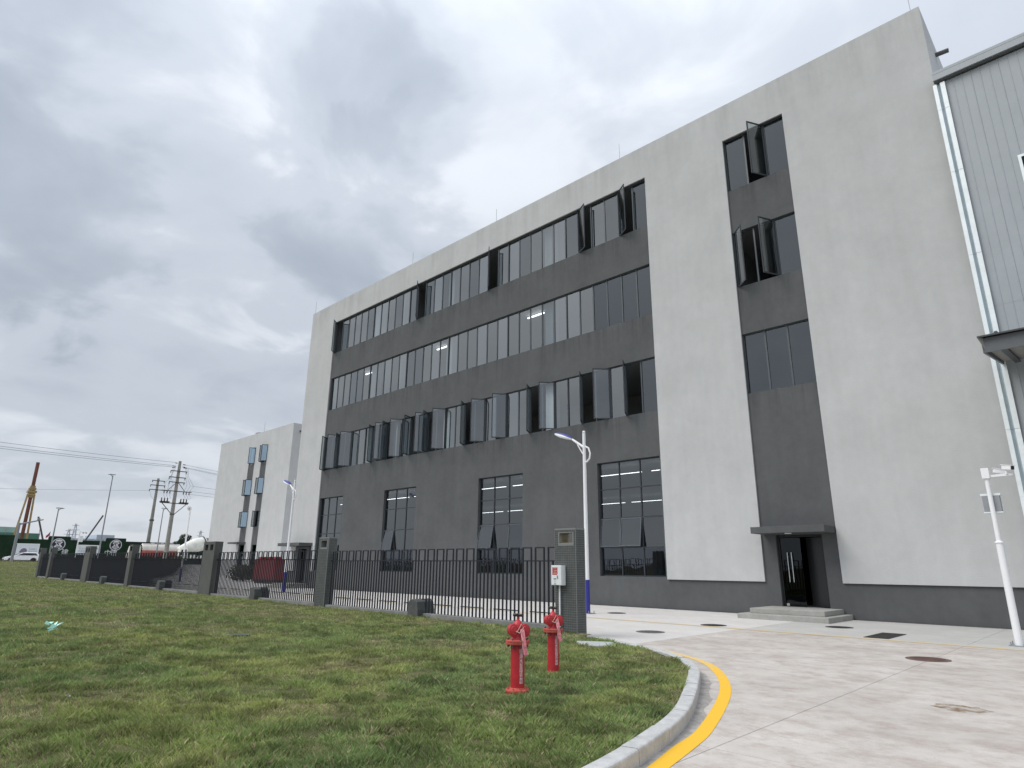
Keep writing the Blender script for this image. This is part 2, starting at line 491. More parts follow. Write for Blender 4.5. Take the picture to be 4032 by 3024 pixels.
def worn_paint(name, paint, under, amount, scale, near=None):
    m = mat(name, paint, 0.7, spec=0.3)
    nt = m.node_tree; b = nt.nodes['Principled BSDF']
    geo = node(nt, 'ShaderNodeNewGeometry')
    mpn = node(nt, 'ShaderNodeMapping'); mpn.inputs['Scale'].default_value = (1, 1, 1)
    nt.links.new(geo.outputs['Position'], mpn.inputs[0])
    n = node(nt, 'ShaderNodeTexNoise', i_Scale=scale, i_Detail=8.0, i_Roughness=0.72)
    nt.links.new(mpn.outputs[0], n.inputs['Vector'])
    src = n.outputs[0]
    if near:                                  # older paint further along the line is more worn away
        sp_ = node(nt, 'ShaderNodeSeparateXYZ'); nt.links.new(geo.outputs['Position'], sp_.inputs[0])
        mr0 = node(nt, 'ShaderNodeMapRange', i_1=near[0], i_2=near[1], i_3=near[2], i_4=near[3])
        nt.links.new(sp_.outputs[1], mr0.inputs[0])
        ad = node(nt, 'ShaderNodeMath', operation='ADD'); nt.links.new(src, ad.inputs[0]); nt.links.new(mr0.outputs[0], ad.inputs[1]); src = ad.outputs[0]
    mr = node(nt, 'ShaderNodeMapRange', i_1=amount, i_2=amount + 0.16)
    nt.links.new(src, mr.inputs[0])
    mx = node(nt, 'ShaderNodeMix', data_type='RGBA')
    mx.inputs[6].default_value = (*paint, 1); mx.inputs[7].default_value = (*under, 1)
    nt.links.new(mr.outputs[0], mx.inputs[0]); nt.links.new(mx.outputs[2], b.inputs['Base Color'])
    return m


M_yellow = worn_paint('yellow_line_paint', (0.78, 0.46, 0.035), (0.62, 0.50, 0.27), 0.57, 9, (8.6, 11.6, -0.02, 0.22))
M_yellow2 = worn_paint('faded_yellow_line_paint', (0.60, 0.46, 0.22), (0.50, 0.45, 0.38), 0.46, 5)


# stained concrete: pinkish dust, tyre scuffs, spots
def stain_concrete(m, pink, grey):
    nt = m.node_tree; b = nt.nodes['Principled BSDF']
    old = b.inputs['Base Color'].links[0].from_socket
    geo = node(nt, 'ShaderNodeNewGeometry')
    mpn = node(nt, 'ShaderNodeMapping'); mpn.inputs['Scale'].default_value = (1.0, 1.25, 1); mpn.inputs['Rotation'].default_value = (0, 0, R(14))
    nt.links.new(geo.outputs['Position'], mpn.inputs[0])
    n = node(nt, 'ShaderNodeTexNoise', i_Scale=1.9, i_Detail=12.0, i_Roughness=0.76)
    nt.links.new(mpn.outputs[0], n.inputs['Vector'])
    mr = node(nt, 'ShaderNodeMapRange', i_1=0.46, i_2=0.68)
    nt.links.new(n.outputs[0], mr.inputs[0])
    fac = node(nt, 'ShaderNodeMath', operation='MULTIPLY', i_1=0.9); nt.links.new(mr.outputs[0], fac.inputs[0])
    mx = node(nt, 'ShaderNodeMix', data_type='RGBA'); nt.links.new(fac.outputs[0], mx.inputs[0]); nt.links.new(old, mx.inputs[6]); mx.inputs[7].default_value = (*pink, 1)
    v = node(nt, 'ShaderNodeTexNoise', i_Scale=6.5, i_Detail=10.0, i_Roughness=0.8)
    mp2 = node(nt, 'ShaderNodeMapping'); mp2.inputs['Scale'].default_value = (0.8, 1.2, 1)
    nt.links.new(geo.outputs['Position'], mp2.inputs[0]); nt.links.new(mp2.outputs[0], v.inputs['Vector'])
    mr2 = node(nt, 'ShaderNodeMapRange', i_1=0.60, i_2=0.70)
    nt.links.new(v.outputs[0], mr2.inputs[0])
    f2 = node(nt, 'ShaderNodeMath', operation='MULTIPLY', i_1=0.65); nt.links.new(mr2.outputs[0], f2.inputs[0])
    mx2 = node(nt, 'ShaderNodeMix', data_type='RGBA'); nt.links.new(f2.outputs[0], mx2.inputs[0]); nt.links.new(mx.outputs[2], mx2.inputs[6]); mx2.inputs[7].default_value = (*grey, 1)
    w_ = node(nt, 'ShaderNodeTexNoise', i_Scale=16.0, i_Detail=3.0, i_Roughness=0.6)
    nt.links.new(mp2.outputs[0], w_.inputs['Vector'])
    mr3 = node(nt, 'ShaderNodeMapRange', i_1=0.70, i_2=0.76); nt.links.new(w_.outputs[0], mr3.inputs[0])
    f3 = node(nt, 'ShaderNodeMath', operation='MULTIPLY', i_1=0.6); nt.links.new(mr3.outputs[0], f3.inputs[0])
    mx3 = node(nt, 'ShaderNodeMix', data_type='RGBA'); nt.links.new(f3.outputs[0], mx3.inputs[0]); nt.links.new(mx2.outputs[2], mx3.inputs[6]); mx3.inputs[7].default_value = (.13, .11, .10, 1)
    nt.links.new(mx3.outputs[2], b.inputs['Base Color'])


stain_concrete(M_conc, (0.335, 0.278, 0.25), (0.205, 0.172, 0.155))
stain_concrete(M_conc3, (0.53, 0.50, 0.47), (0.42, 0.40, 0.38))
stain_concrete(M_conc2, (0.42, 0.41, 0.385), (0.30, 0.29, 0.27))


# ---------------------------------------------------------------- terrain
def sstep(a, b, x):
    t = np.clip((x - a) / (b - a), 0, 1)
    return t * t * (3 - 2 * t)


def z_lawn(x, y):
    s = np.clip((-x - 10) / 56, 0, 1)
    z = 0.10 + 0.25 * s
    rise = sstep(-64, -118, x) * 1.25
    return z + rise - sstep(-118, -121.5, x) * 0.12


def z_yard(x, y):
    return sstep(-93, -118, x) * 1.4


def ground_z(x, y):
    x = np.asarray(x, float); y = np.asarray(y, float)
    return np.where(y < 12.5, np.where(x > -3.0, 0.0, z_lawn(x, y)), z_yard(x, y))


def grid_obj(name, xs, ys, zf, m, kind='structure'):
    X, Y = np.meshgrid(xs, ys, indexing='ij')
    Z = zf(X, Y)
    v = np.stack([X, Y, Z], -1).reshape(-1, 3)
    nx, ny = len(xs), len(ys)
    i, j = np.meshgrid(np.arange(nx - 1), np.arange(ny - 1), indexing='ij')
    a = (i * ny + j).ravel()
    f = np.stack([a, a + ny, a + ny + 1, a + 1], -1)
    me = bpy.data.meshes.new(name)
    me.from_pydata(v.tolist(), [], f.tolist())
    me.materials.append(m)
    me.polygons.foreach_set('use_smooth', [True] * len(me.polygons))
    o = bpy.data.objects.new(name, me); COL.objects.link(o)
    o['kind'] = kind
    return o


xs = np.unique(np.concatenate([np.linspace(-900, -125, 32), np.linspace(-125, -60, 80), np.linspace(-60, 20, 60), np.linspace(20, 500, 20)]))
ys = np.unique(np.concatenate([np.linspace(-500, -10, 20), np.linspace(-10, 12.45, 24), np.linspace(12.55, 60, 30), np.linspace(60, 900, 30)]))
grid_obj('ground', xs, ys, lambda x, y: np.where((y < 12.5) & (x > -62), -0.10, ground_z(x, y) - 0.10), M_soil)

KERB = [(-2.80, -30.0), (-2.86, -6.0), (-2.92, 0.0), (-3.05, 3.2), (-3.14, 4.28), (-3.40, 5.5), (-3.71, 6.51), (-4.10, 7.41), (-4.60, 8.44), (-5.01, 9.21),
        (-5.48, 9.86), (-6.05, 10.41), (-6.60, 10.80), (-7.20, 11.10), (-7.9, 11.42), (-8.6, 11.74), (-9.3, 12.06)]
KERB = [Vector((a, b, 0)) for a, b in KERB]


def resample(pts, step):
    outp, acc = [pts[0].copy()], 0.0
    # catmull-rom densify
    dense = []
    for i in range(len(pts) - 1):
        p0, p1, p2, p3 = pts[max(i - 1, 0)], pts[i], pts[i + 1], pts[min(i + 2, len(pts) - 1)]
        for t in np.linspace(0, 1, 24, endpoint=False):
            dense.append(0.5 * ((2 * p1) + (p2 - p0) * t + (2 * p0 - 5 * p1 + 4 * p2 - p3) * t * t + (3 * p1 - p0 - 3 * p2 + p3) * t ** 3))
    dense.append(pts[-1])
    for a, b in zip(dense, dense[1:]):
        d = (b - a).length
        while acc + d >= step and d > 1e-9:
            t = (step - acc) / d
            a = a.lerp(b, t); outp.append(a.copy()); d = (b - a).length; acc = 0.0
        acc += d
    return outp


kerb_path = resample([p for p in KERB if p.y > -8], 0.12)


def normals(path):
    ns = []
    for i in range(len(path)):
        t = (path[min(i + 1, len(path) - 1)] - path[max(i - 1, 0)]).normalized()
        ns.append(Vector((-t.y, t.x, 0)))        # left of travel = lawn side
    return ns


kn = normals(kerb_path)
KX = np.array([(p + n * 0.165).x for p, n in zip(kerb_path, kn)])
KY = np.array([(p + n * 0.165).y for p, n in zip(kerb_path, kn)])


def lawn_edge(y):
    """x of the lawn's edge behind the kerb at y"""
    y = np.asarray(y, float)
    o = np.argsort(KY)
    return np.interp(y, KY[o], KX[o])


# ---- pavement: concrete slabs with open joints
pav = bpy.data.objects.new('pavement', None); COL.objects.link(pav); pav['kind'] = 'structure'
jx = [-63.1 + 5 * k for k in range(16)]
jy = [-12.2, -6.2, -0.2, 5.84, 11.84, 17.42, 23.2]
g = 0.004
for i in range(len(jx) - 1):
    for j in range(len(jy) - 1):
        x0, x1, y0, y1 = jx[i], jx[i + 1], jy[j], jy[j + 1]
        if x1 < -9 and y1 <= 11.9: continue
        dz = 0.0
        MB().box(x0 + g, x1 - g, y0 + g, y1 - g, -0.06, dz).build('slab', M_conc3 if x1 < -8 else (M_conc if y1 < 18 else M_conc2), pav)
# ---- yard beyond the building
grid_obj('yard', np.linspace(-121, -63.2, 40), np.linspace(12.9, 60, 30), lambda x, y: z_yard(x, y) - 0.015, M_conc3)
grid_obj('yard_apron', np.linspace(-63.19, -45.2, 8), np.linspace(23.22, 38.4, 8), lambda x, y: x * 0 - 0.008, M_conc3)
grid_obj('road', np.linspace(-134, -121.2, 12), np.linspace(-60, 120, 40), lambda x, y: x * 0 + 1.495, M_conc2)

# ---- painted lines
yo = [(-2.72, 3.0), (-2.90, 4.2), (-3.07, 5.06), (-3.23, 5.81), (-3.37, 6.35), (-3.74, 7.40), (-4.10, 8.30), (-4.45, 9.02), (-4.87, 9.74), (-5.44, 10.54), (-5.92, 11.0), (-6.43, 11.35), (-7.1, 11.72)]
yi = [(-2.87, 3.0), (-3.04, 4.1), (-3.20, 4.92), (-3.37, 5.62), (-3.50, 6.25), (-3.86, 7.29), (-4.22, 8.2), (-4.56, 8.92), (-4.99, 9.66), (-5.55, 10.43), (-6.02, 10.9), (-6.5, 11.24), (-7.15, 11.6)]
po = resample([Vector((*p, 0)) for p in yo], 0.1); pi_ = resample([Vector((*p, 0)) for p in yi], 0.1)
n = min(len(po), len(pi_))
b = MB()
vv = []
for k in range(n):
    a = po[int(k * (len(po) - 1) / (n - 1))]; c = pi_[int(k * (len(pi_) - 1) / (n - 1))]
    vv += [(a.x, a.y, 0.004), (c.x, c.y, 0.004)]
b.add(vv, [(2 * k, 2 * k + 1, 2 * k + 3, 2 * k + 2) for k in range(n - 1)])
tag(b.build('road_marking', M_yellow), kind='structure')
tag(MB().quad((-60, 17.18, 0.004), (6, 17.18, 0.004), (6, 17.40, 0.004), (-60, 17.40, 0.004)).build('road_marking', M_yellow2), kind='structure')

# ---- damp dirty strip at the kerb foot
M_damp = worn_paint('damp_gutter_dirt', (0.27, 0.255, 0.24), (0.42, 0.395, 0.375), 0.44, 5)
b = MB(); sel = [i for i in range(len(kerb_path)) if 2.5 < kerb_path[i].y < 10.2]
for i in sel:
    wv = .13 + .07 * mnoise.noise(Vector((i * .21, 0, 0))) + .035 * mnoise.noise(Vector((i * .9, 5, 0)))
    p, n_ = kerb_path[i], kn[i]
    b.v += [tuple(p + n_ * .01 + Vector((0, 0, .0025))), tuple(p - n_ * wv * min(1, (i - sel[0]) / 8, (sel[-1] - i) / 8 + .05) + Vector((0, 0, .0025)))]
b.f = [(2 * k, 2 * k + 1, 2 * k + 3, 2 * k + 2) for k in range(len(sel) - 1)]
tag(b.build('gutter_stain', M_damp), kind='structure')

# ---- kerb stones
kerb = bpy.data.objects.new('kerb', None); COL.objects.link(kerb); kerb['kind'] = 'structure'
stone = 7
for k in range(0, len(kerb_path) - stone, stone):
    idx = list(range(k, k + stone + 1))
    P, N = [kerb_path[i] for i in idx], [kn[i] for i in idx]
    t0 = (P[1] - P[0]).normalized() * 0.005; P[0] = P[0] + t0
    t1 = (P[-1] - P[-2]).normalized() * 0.005; P[-1] = P[-1] - t1
    h = 0.128 + random.uniform(-0.006, 0.006)
    prof = [(0, 0), (0, h - 0.018), (0.006, h - 0.006), (0.02, h), (0.155, h), (0.163, h - 0.008), (0.163, 0)]
    b = MB(); m_ = len(prof)
    for p, nn in zip(P, N):
        for d, z in prof:
            b.v.append(tuple(p + nn * d + Vector((0, 0, z - (0.0 if z else 0.02)))))
    for q in range(len(P) - 1):
        for r_ in range(m_ - 1):
            b.f.append((q * m_ + r_, (q + 1) * m_ + r_, (q + 1) * m_ + r_ + 1, q * m_ + r_ + 1))
    b.f.append(tuple(reversed(range(m_)))); b.f.append(tuple(range((len(P) - 1) * m_, len(P) * m_)))
    b.f = [tuple(reversed(f)) for f in b.f]
    b.build('kerb_stone', M_kerb, kerb)


# ---- lawn sheet
def lawn_noise(x, y):
    return 0.0


M_lawn = mat('turf_soil', (0.075, 0.085, 0.038), 0.95, var=0.45, vscale=1.3, bump=0.6, bscale=30, col2=(0.11, 0.105, 0.05), spec=0.1)
us = np.linspace(0, 1, 150) ** 2.2
ysl = np.unique(np.concatenate([np.linspace(-60, -6, 12), np.linspace(-6, 12.30, 90)]))
vv, ff = [], []
for yv in ysl:
    x0 = float(lawn_edge(max(yv, -7.5)))
    for u in us:
        x = x0 + (-121.4 - x0) * u
        zz = float(z_lawn(x, yv))
        vv.append((x, yv, zz + (0.018 * mnoise.noise(Vector((x * 1.1, yv * 1.1, 3))) if u > 0.0005 else -0.01)))
nu = len(us)
for a in range(len(ysl) - 1):
    for c in range(nu - 1):
        q = a * nu + c
        ff.append((q, q + nu, q + nu + 1, q + 1))
base_ = len(vv)
wx = np.linspace(-67.2, -121.4, 60); wu = np.linspace(0, 1, 8)
for x in wx:
    for u in wu:
        y = 12.30 + u * (0.30 * (-67.2 - x) + 0.02)
        vv.append((float(x), float(y), float(z_lawn(np.array(x), 0))))
for a in range(len(wx) - 1):
    for c in range(len(wu) - 1):
        q = base_ + a * len(wu) + c
        ff.append((q, q + 1, q + len(wu) + 1, q + len(wu)))
b = MB(); b.v, b.f = vv, ff
lawn = b.build('lawn', M_lawn, smooth=True)
lawn['kind'] = 'structure'


# ---- grass blades: one object nobody could count
def pnoise(x, y, s, seed):
    """cheap vectorised value noise"""
    r = np.random.default_rng(seed); T = r.random((64, 64))
    fx, fy = x * s, y * s
    ix, iy = np.floor(fx).astype(int), np.floor(fy).astype(int)
    tx, ty = fx - ix, fy - iy
    tx, ty = tx * tx * (3 - 2 * tx), ty * ty * (3 - 2 * ty)
    def g_(a, c): return T[a % 64, c % 64]
    return (g_(ix, iy) * (1 - tx) + g_(ix + 1, iy) * tx) * (1 - ty) + (g_(ix, iy + 1) * (1 - tx) + g_(ix + 1, iy + 1) * tx) * ty


def fbm(x, y, s, seed, o=4):
    t, a, w = 0, 1.0, 0
    for k in range(o):
        t = t + a * pnoise(x, y, s * 2 ** k, seed + k); w += a; a *= 0.55
    return t / w


def grass():
    cells = []
    # bands by distance from the camera; only ground the frame can see, plus a margin for a side step
    for r0, r1, dens in ((3.5, 8, 6800), (8, 12, 4200), (12, 18, 2100), (18, 30, 850), (30, 50, 280), (50, 90, 80), (90, 125, 34)):
        a0, a1 = R(-96), R(-20)                       # heading from +Y, negative to the left
        area = (r1 * r1 - r0 * r0) * (a1 - a0) / 2
        nn = int(area * dens)
        rr = np.sqrt(rng.random(nn) * (r1 * r1 - r0 * r0) + r0 * r0)
        aa = a0 + (a1 - a0) * rng.random(nn)
        x, y = rr * np.sin(aa), rr * np.cos(aa)
        k = ((y < 12.22) | ((x < -67.3) & (y < 12.2 + 0.3 * (-67.2 - x)))) & (x < lawn_edge(np.clip(y, -7.4, 12.06)) - 0.015) & (x > -119.5)
        cells.append(np.stack([x[k], y[k], rr[k]], -1))
    P = np.concatenate(cells)
    # keep clear of slabs set into the turf
    k = ~((np.abs(P[:, 0] + 7.93) < 0.33) & (np.abs(P[:, 1] - 10.68) < 0.42) & (rng.random(len(P)) < 0.97))
    k &= ~((np.abs(P[:, 0] + 13.95) < 0.20) & (np.abs(P[:, 1] - 6.2) < 0.28))
    P = P[k]
    tk = fbm(P[:, 0], P[:, 1], 4.6, 5, 3)
    P = P[rng.random(len(P)) < np.clip((tk - 0.10) * 2.9, 0.62, 1)]
    N = len(P); x, y, d = P.T
    tuft = fbm(x, y, 4.6, 5, 3)
    bald = fbm(x, y, 0.8, 77, 4)
    patch = fbm(x, y, 0.45, 31, 4)
    hh = (0.026 + 0.052 * np.clip((tuft - 0.30) / 0.36, 0, 1.25)) * (0.7 + 0.6 * rng.random(N))
    hh *= np.where(bald > 0.62, 0.6, 1.0)
    hh *= np.clip(1 + (d - 25) / 400, 1, 1.2)
    ww = np.clip(0.0035 + d * 0.00042, 0.004, 0.045) * (0.7 + 0.6 * rng.random(N))
    ang = 2 * math.pi * fbm(x, y, 1.1, 13, 3) * 2 + rng.normal(0, 1.7, N)
    lean = (0.25 + 0.65 * rng.random(N)) * hh
    lx, ly = np.cos(ang) * lean, np.sin(ang) * lean
    ta = rng.random(N) * math.pi
    tx, ty = np.cos(ta) * ww / 2, np.sin(ta) * ww / 2
    z = z_lawn(x, y) - 0.015
    V = np.empty((N, 4, 3))
    V[:, 0] = np.stack([x - tx, y - ty, z], -1)
    V[:, 1] = np.stack([x + tx, y + ty, z], -1)
    V[:, 2] = np.stack([x + lx * .45 + tx * .75, y + ly * .45 + ty * .75, z + hh * 0.68], -1)
    V[:, 3] = np.stack([x + lx, y + ly, z + hh], -1)
    me = bpy.data.meshes.new('grass')
    me.vertices.add(N * 4); me.vertices.foreach_set('co', V.ravel())
    tri = (np.arange(N)[:, None] * 4 + np.array([[0, 1, 2, 0, 2, 3]])).ravel()
    me.loops.add(N * 6); me.loops.foreach_set('vertex_index', tri.astype(np.int32))
    me.polygons.add(N * 2); me.polygons.foreach_set('loop_start', (np.arange(N * 2) * 3).astype(np.int32))
    me.update(calc_edges=True)
    # per-blade natural colour: fresh, yellow-green, blue-green and dry straw
    fresh = np.array([0.205, 0.262, 0.088]); deep = np.array([0.158, 0.225, 0.084]); lime = np.array([0.285, 0.312, 0.110]); straw = np.array([0.37, 0.32, 0.20])
    p1 = np.clip((patch - 0.35) / 0.3, 0, 1)[:, None]; c = deep * (1 - p1) + fresh * p1
    p2 = np.clip((fbm(x, y, 0.9, 57, 4) - 0.48) / 0.22, 0, 1)[:, None] * 0.75; c = c * (1 - p2) + lime * p2
    pd = np.clip((bald - 0.54) / 0.2, 0, 1) * 0.55 + 0.12
    dry = (rng.random(N) < pd)[:, None]
    c = np.where(dry, straw * (0.6 + 0.5 * rng.random(N))[:, None], c)
    fine = 0.80 + 0.68 * np.clip((fbm(x, y, 3.4, 91, 3) - 0.3) / 0.4, 0, 1)      # some tufts are fresher than others
    c = c * (fine * (0.72 + 0.56 * rng.random(N)))[:, None]
    C4 = np.ones((N, 4, 4)); C4[:, :, :3] = c[:, None, :]
    at = me.color_attributes.new('blade', 'FLOAT_COLOR', 'POINT')
    at.data.foreach_set('color', C4.ravel())
    m = bpy.data.materials.new('grass_blade'); m.use_nodes = True
    nt = m.node_tree; bs = nt.nodes['Principled BSDF']
    an = node(nt, 'ShaderNodeAttribute', attribute_name='blade')
    nt.links.new(an.outputs['Color'], bs.inputs['Base Color'])
    bs.inputs['Roughness'].default_value = 0.55; bs.inputs['Specular IOR Level'].default_value = 0.25
    tl = node(nt, 'ShaderNodeBsdfTranslucent'); nt.links.new(an.outputs['Color'], tl.inputs[0])
    mxs = node(nt, 'ShaderNodeMixShader', i_0=0.25)
    nt.links.new(bs.outputs[0], mxs.inputs[1]); nt.links.new(tl.outputs[0], mxs.inputs[2])
    nt.links.new(mxs.outputs[0], nt.nodes['Material Output'].inputs[0])
    me.materials.append(m)
    o = bpy.data.objects.new('grass', me); COL.objects.link(o)
    tag(o, 'short uneven green turf with dry straw patches', 'grass', kind='stuff')
    return N


n_blades = grass()
print('blades', n_blades)


# ================================================================ main building
def wall_with_holes(mb, x0, x1, z0, z1, holes, y, depth):
    """front face (towards -Y) with rectangular openings and their reveals"""
    xs_ = sorted({x0, x1, *[h[0] for h in holes], *[h[1] for h in holes]})
    zs_ = sorted({z0, z1, *[h[2] for h in holes], *[h[3] for h in holes]})
    xs_ = [v for v in xs_ if x0 <= v <= x1]; zs_ = [v for v in zs_ if z0 <= v <= z1]
    for a, b_ in zip(xs_, xs_[1:]):
        for c, d in zip(zs_, zs_[1:]):
            mx_, mz = (a + b_) / 2, (c + d) / 2
            if any(h[0] < mx_ < h[1] and h[2] < mz < h[3] for h in holes): continue
            mb.quad((a, y, c), (b_, y, c), (b_, y, d), (a, y, d))
    for a, b_, c, d in holes:
        e = y + depth
        mb.quad((a, y, c), (a, y, d), (a, e, d), (a, e, c))
        mb.quad((b_, y, d), (b_, y, c), (b_, e, c), (b_, e, d))
        mb.quad((a, y, d), (b_, y, d), (b_, e, d), (a, e, d))
        if c > z0 + 1e-6: mb.quad((b_, y, c), (a, y, c), (a, e, c), (b_, e, c))
    return mb


YL, YD, YG = 23.23, 23.30, 23.40          # light render, dark render, window frames
XL, XR, ZT = -45.1, -2.13, 21.22
P0, PW, NP = -41.4, 0.8372, 33            # first pane, pane width, panes per row
ROWS = [(16.98, 19.48), (12.53, 15.0), (8.06, 10.5)]
SX0, SX1 = -9.84, -7.25
GW = [(-17.1, -13.86), (-24.97, -21.72), (-33.62, -30.38), (-41.45, -38.42)]
GZ = [1.2, 2.38, 3.63, 4.9, 6.1]
DOOR = (-9.33, -7.75, 0.31, 2.72)
LDOOR = (-43.9, -42.15, 0.31, 2.78)

bld = thing('factory_building', 'large four storey grey factory block with three dark bands of ribbon windows', 'building', (-23.6, 23.3, 0))
wall_with_holes(MB(), XL, XR, 1.12, ZT, [(-41.5, -13.77, 1.12, 19.5), (SX0, SX1, 1.12, 19.48), (-44.15, -41.9, 1.12, 3.0)], YL, YD - YL).build('render_wall', M_light, bld, world=True)
holes = [(P0, P0 + PW * NP, a, c) for a, c in ROWS] + [(SX0 + 0.01, SX1 - 0.01, a, c) for a, c in ROWS] + [(a, c, GZ[0], GZ[-1]) for a, c in GW] + [DOOR, LDOOR]
wall_with_holes(MB(), XL + 0.02, XR - 0.02, -0.1, 19.6, holes, YD, 0.22).build('dark_wall', M_dark, bld, world=True)
b = MB()
b.quad((XL, YL, -0.1), (XL, YL, ZT), (XL, 48, ZT), (XL, 48, -0.1)).quad((XR, YL, ZT), (XR, YL, -0.1), (XR, 48, -0.1), (XR, 48, ZT))
b.quad((XL, 48, -0.1), (XL, 48, ZT), (XR, 48, ZT), (XR, 48, -0.1))
b.build('side_wall', M_light, bld, world=True)
b = MB()
b.quad((XL, YL, ZT), (XR, YL, ZT), (XR, YL + .25, ZT), (XL, YL + .25, ZT)).quad((XL, YL + .25, 20.4), (XL, YL + .25, ZT), (XR, YL + .25, ZT), (XR, YL + .25, 20.4))
b.quad((XR - .25, YL + .25, ZT), (XR, YL + .25, ZT), (XR, 48, ZT), (XR - .25, 48, ZT)).quad((XL, YL + .25, ZT), (XL + .25, YL + .25, ZT), (XL + .25, 48, ZT), (XL, 48, ZT))
b.build('parapet', M_light, bld, world=True)
b = MB()
for z in (6.4, 11.0, 15.48, 20.1): b.box(XL + .05, XR - .05, YG + .16, 47.9, z, z + 0.3)
b.build('floor_slab', M_room, bld, world=True)
b = MB()
for a, c in ((6.7, 11.0), (11.3, 15.48), (15.78, 20.1)):
    b.box(XL + .1, XR - .1, 30.0, 30.15, a + .003, c - .003)
    for x in (-41.9, -33.1, -13.3, -10.6): b.box(x - .08, x + .08, 23.6, 29.99, a + .003, c - .003)
b.box(-13.2, -13.05, 23.56, 47.5, 0, 6.39).box(-10.4, -10.25, 23.56, 47.5, 0, 6.39)
b.build('partition_wall', M_room, bld, world=True)
wall_with_holes(MB(), -45, -13.3, 0.02, 6.38, [(-44 + 5.2 * k, -41.6 + 5.2 * k, 1.2, 3.1) for k in range(6)], 46.5, .2).build('back_wall', M_room, bld, world=True)
# openings to daylight in the rear outer wall are left free behind the inner wall's windows
for x in (-36.35, -28.3, -20.25):
    b = MB()
    for a, c in ((6.7, 11.0), (11.3, 15.48), (15.78, 20.1)): b.box(x - .26, x + .26, 23.72, 24.2, a + .003, c - .003)
    b.build('column', M_curtain, bld, world=True)
for x0, x1 in ((-39.5, -38.75), (-31.15, -30.0), (-23.0, -21.75)):
    MB().box(x0, x1, 25.0, 25.09, 15.30, 15.36).build('tube_lamp', M_tubelight, bld, world=True)
for y in (26.2, 38.3):
    for k in range(10):
        MB().box(-43.5 + 3.05 * k, -41.0 + 3.05 * k, y, y + .035, 5.98, 6.005).build('tube_lamp', M_tubelight, bld, world=True)


def frame_mesh(w, h, t, d, nm, m, y0=0.0, flip=False):
    b = MB(); s = -1 if flip else 1
    def bx(a, c, z0, z1):
        a, c = sorted((s * a, s * c)); b.box(a, c, y0, y0 + d, z0, z1)
    bx(0, t, 0, h); bx(w - t, w, 0, h); bx(t, w - t, 0, t); bx(t, w - t, h - t, h)
    return b.mesh(nm, m)


def pane_mesh(w, h, t, y, nm, m, flip=False, th=0.008):
    b = MB(); s = -1 if flip else 1
    a, c = sorted((s * t, s * (w - t)))
    b.quad((a, y, t), (c, y, t), (c, y, h - t), (a, y, h - t))
    return b.mesh(nm, m)


def jit(k=0.25): return (R(random.uniform(-k, k)), 0, R(random.uniform(-k, k)))


OPEN = {0: {0: ('L', 49), 12: ('L', 80), 20: ('L', 66), 28: ('L', 60), 31: ('L', 57)},
        1: {},
        2: {0: ('L', 54), 1: ('R', 60), 2: ('L', 46), 3: ('R', 60), 7: ('L', 51), 8: ('R', 62), 9: ('L', 59), 10: ('R', 58), 12: ('L', 69), 13: ('R', 62), 14: ('L', 60),
            15: ('R', 56), 18: ('L', 58), 19: ('R', 52), 21: ('R', 50), 24: ('L', 60), 25: ('R', 46), 28: ('L', 58), 29: ('R', 44), 31: ('L', 62)}}
OPEN[0].update({12: ('L', 42), 20: ('L', 41), 28: ('L', 28), 31: ('L', 33)})
bp = Vector(bld.location)


def window_unit(x, z0, w, h, meshes, opening):
    fm, pm, sL, pL, sR, pR = meshes
    f = link(fm, 'window', bld, Vector((x, YG, z0)) - bp)
    if opening is None:
        link(pm, 'pane', f, (0, 0, 0), jit(.22))
    else:
        side, ang = opening
        if side == 'L':
            link(sL, 'sash', f, (0.03, -0.012, 0.0), (0, 0, -R(ang))); link(pL, 'pane', f, (0.03, -0.012, 0.0), (0, 0, -R(ang)))
        else:
            link(sR, 'sash', f, (w - 0.03, -0.012, 0.0), (0, 0, R(ang))); link(pR, 'pane', f, (w - 0.03, -0.012, 0.0), (0, 0, R(ang)))


def unit_meshes(w, h, gm=None):
    return (frame_mesh(w, h, 0.032, 0.07, 'window', M_alu2), pane_mesh(w, h, 0.032, 0.03, 'pane', gm or M_glass),
            frame_mesh(w - .05, h - .02, 0.05, 0.038, 'sash', M_alu, -0.045), pane_mesh(w - .05, h - .02, 0.05, -0.022, 'pane', M_glass_sash),
            frame_mesh(w - .05, h - .02, 0.05, 0.038, 'sash', M_alu, -0.045, True), pane_mesh(w - .05, h - .02, 0.05, -0.022, 'pane', M_glass_sash, True))


for r_, (z0, z1) in enumerate(ROWS):
    ms = unit_meshes(PW, z1 - z0)
    PM = [pane_mesh(PW, z1 - z0, 0.032, 0.03, 'pane', gm) for gm in (M_glass, M_glass_b, M_glass_c, M_glass_d)]
    for i in range(NP):
        v_ = 3 if (r_ == 1 and i >= 29) or (r_ != 1 and i >= 31) else random.choice((0, 0, 1, 2))
        window_unit(P0 + PW * i, z0, PW, z1 - z0, [ms[0], PM[v_]] + list(ms[2:]), OPEN[r_].get(i))
    for i in (0, 6, 11, 16, 22, 27, 33):
        x = P0 + PW * i
        MB().box(x - .028, x + .028, YG - .02, YG + .071, z0 + .002, z1 - .002).build('mullion', M_alu, bld, world=True)
SW = (SX1 - SX0 - .02) / 3
for r_, op in ((0, {1: ('R', 62)}), (1, {0: ('L', 45), 1: ('R', 65)}), (2, {})):
    z0, z1 = ROWS[r_]
    ms = unit_meshes(SW, z1 - z0, M_glass_d)
    for i in range(3): window_unit(SX0 + .01 + SW * i, z0, SW, z1 - z0, ms, op.get(i))

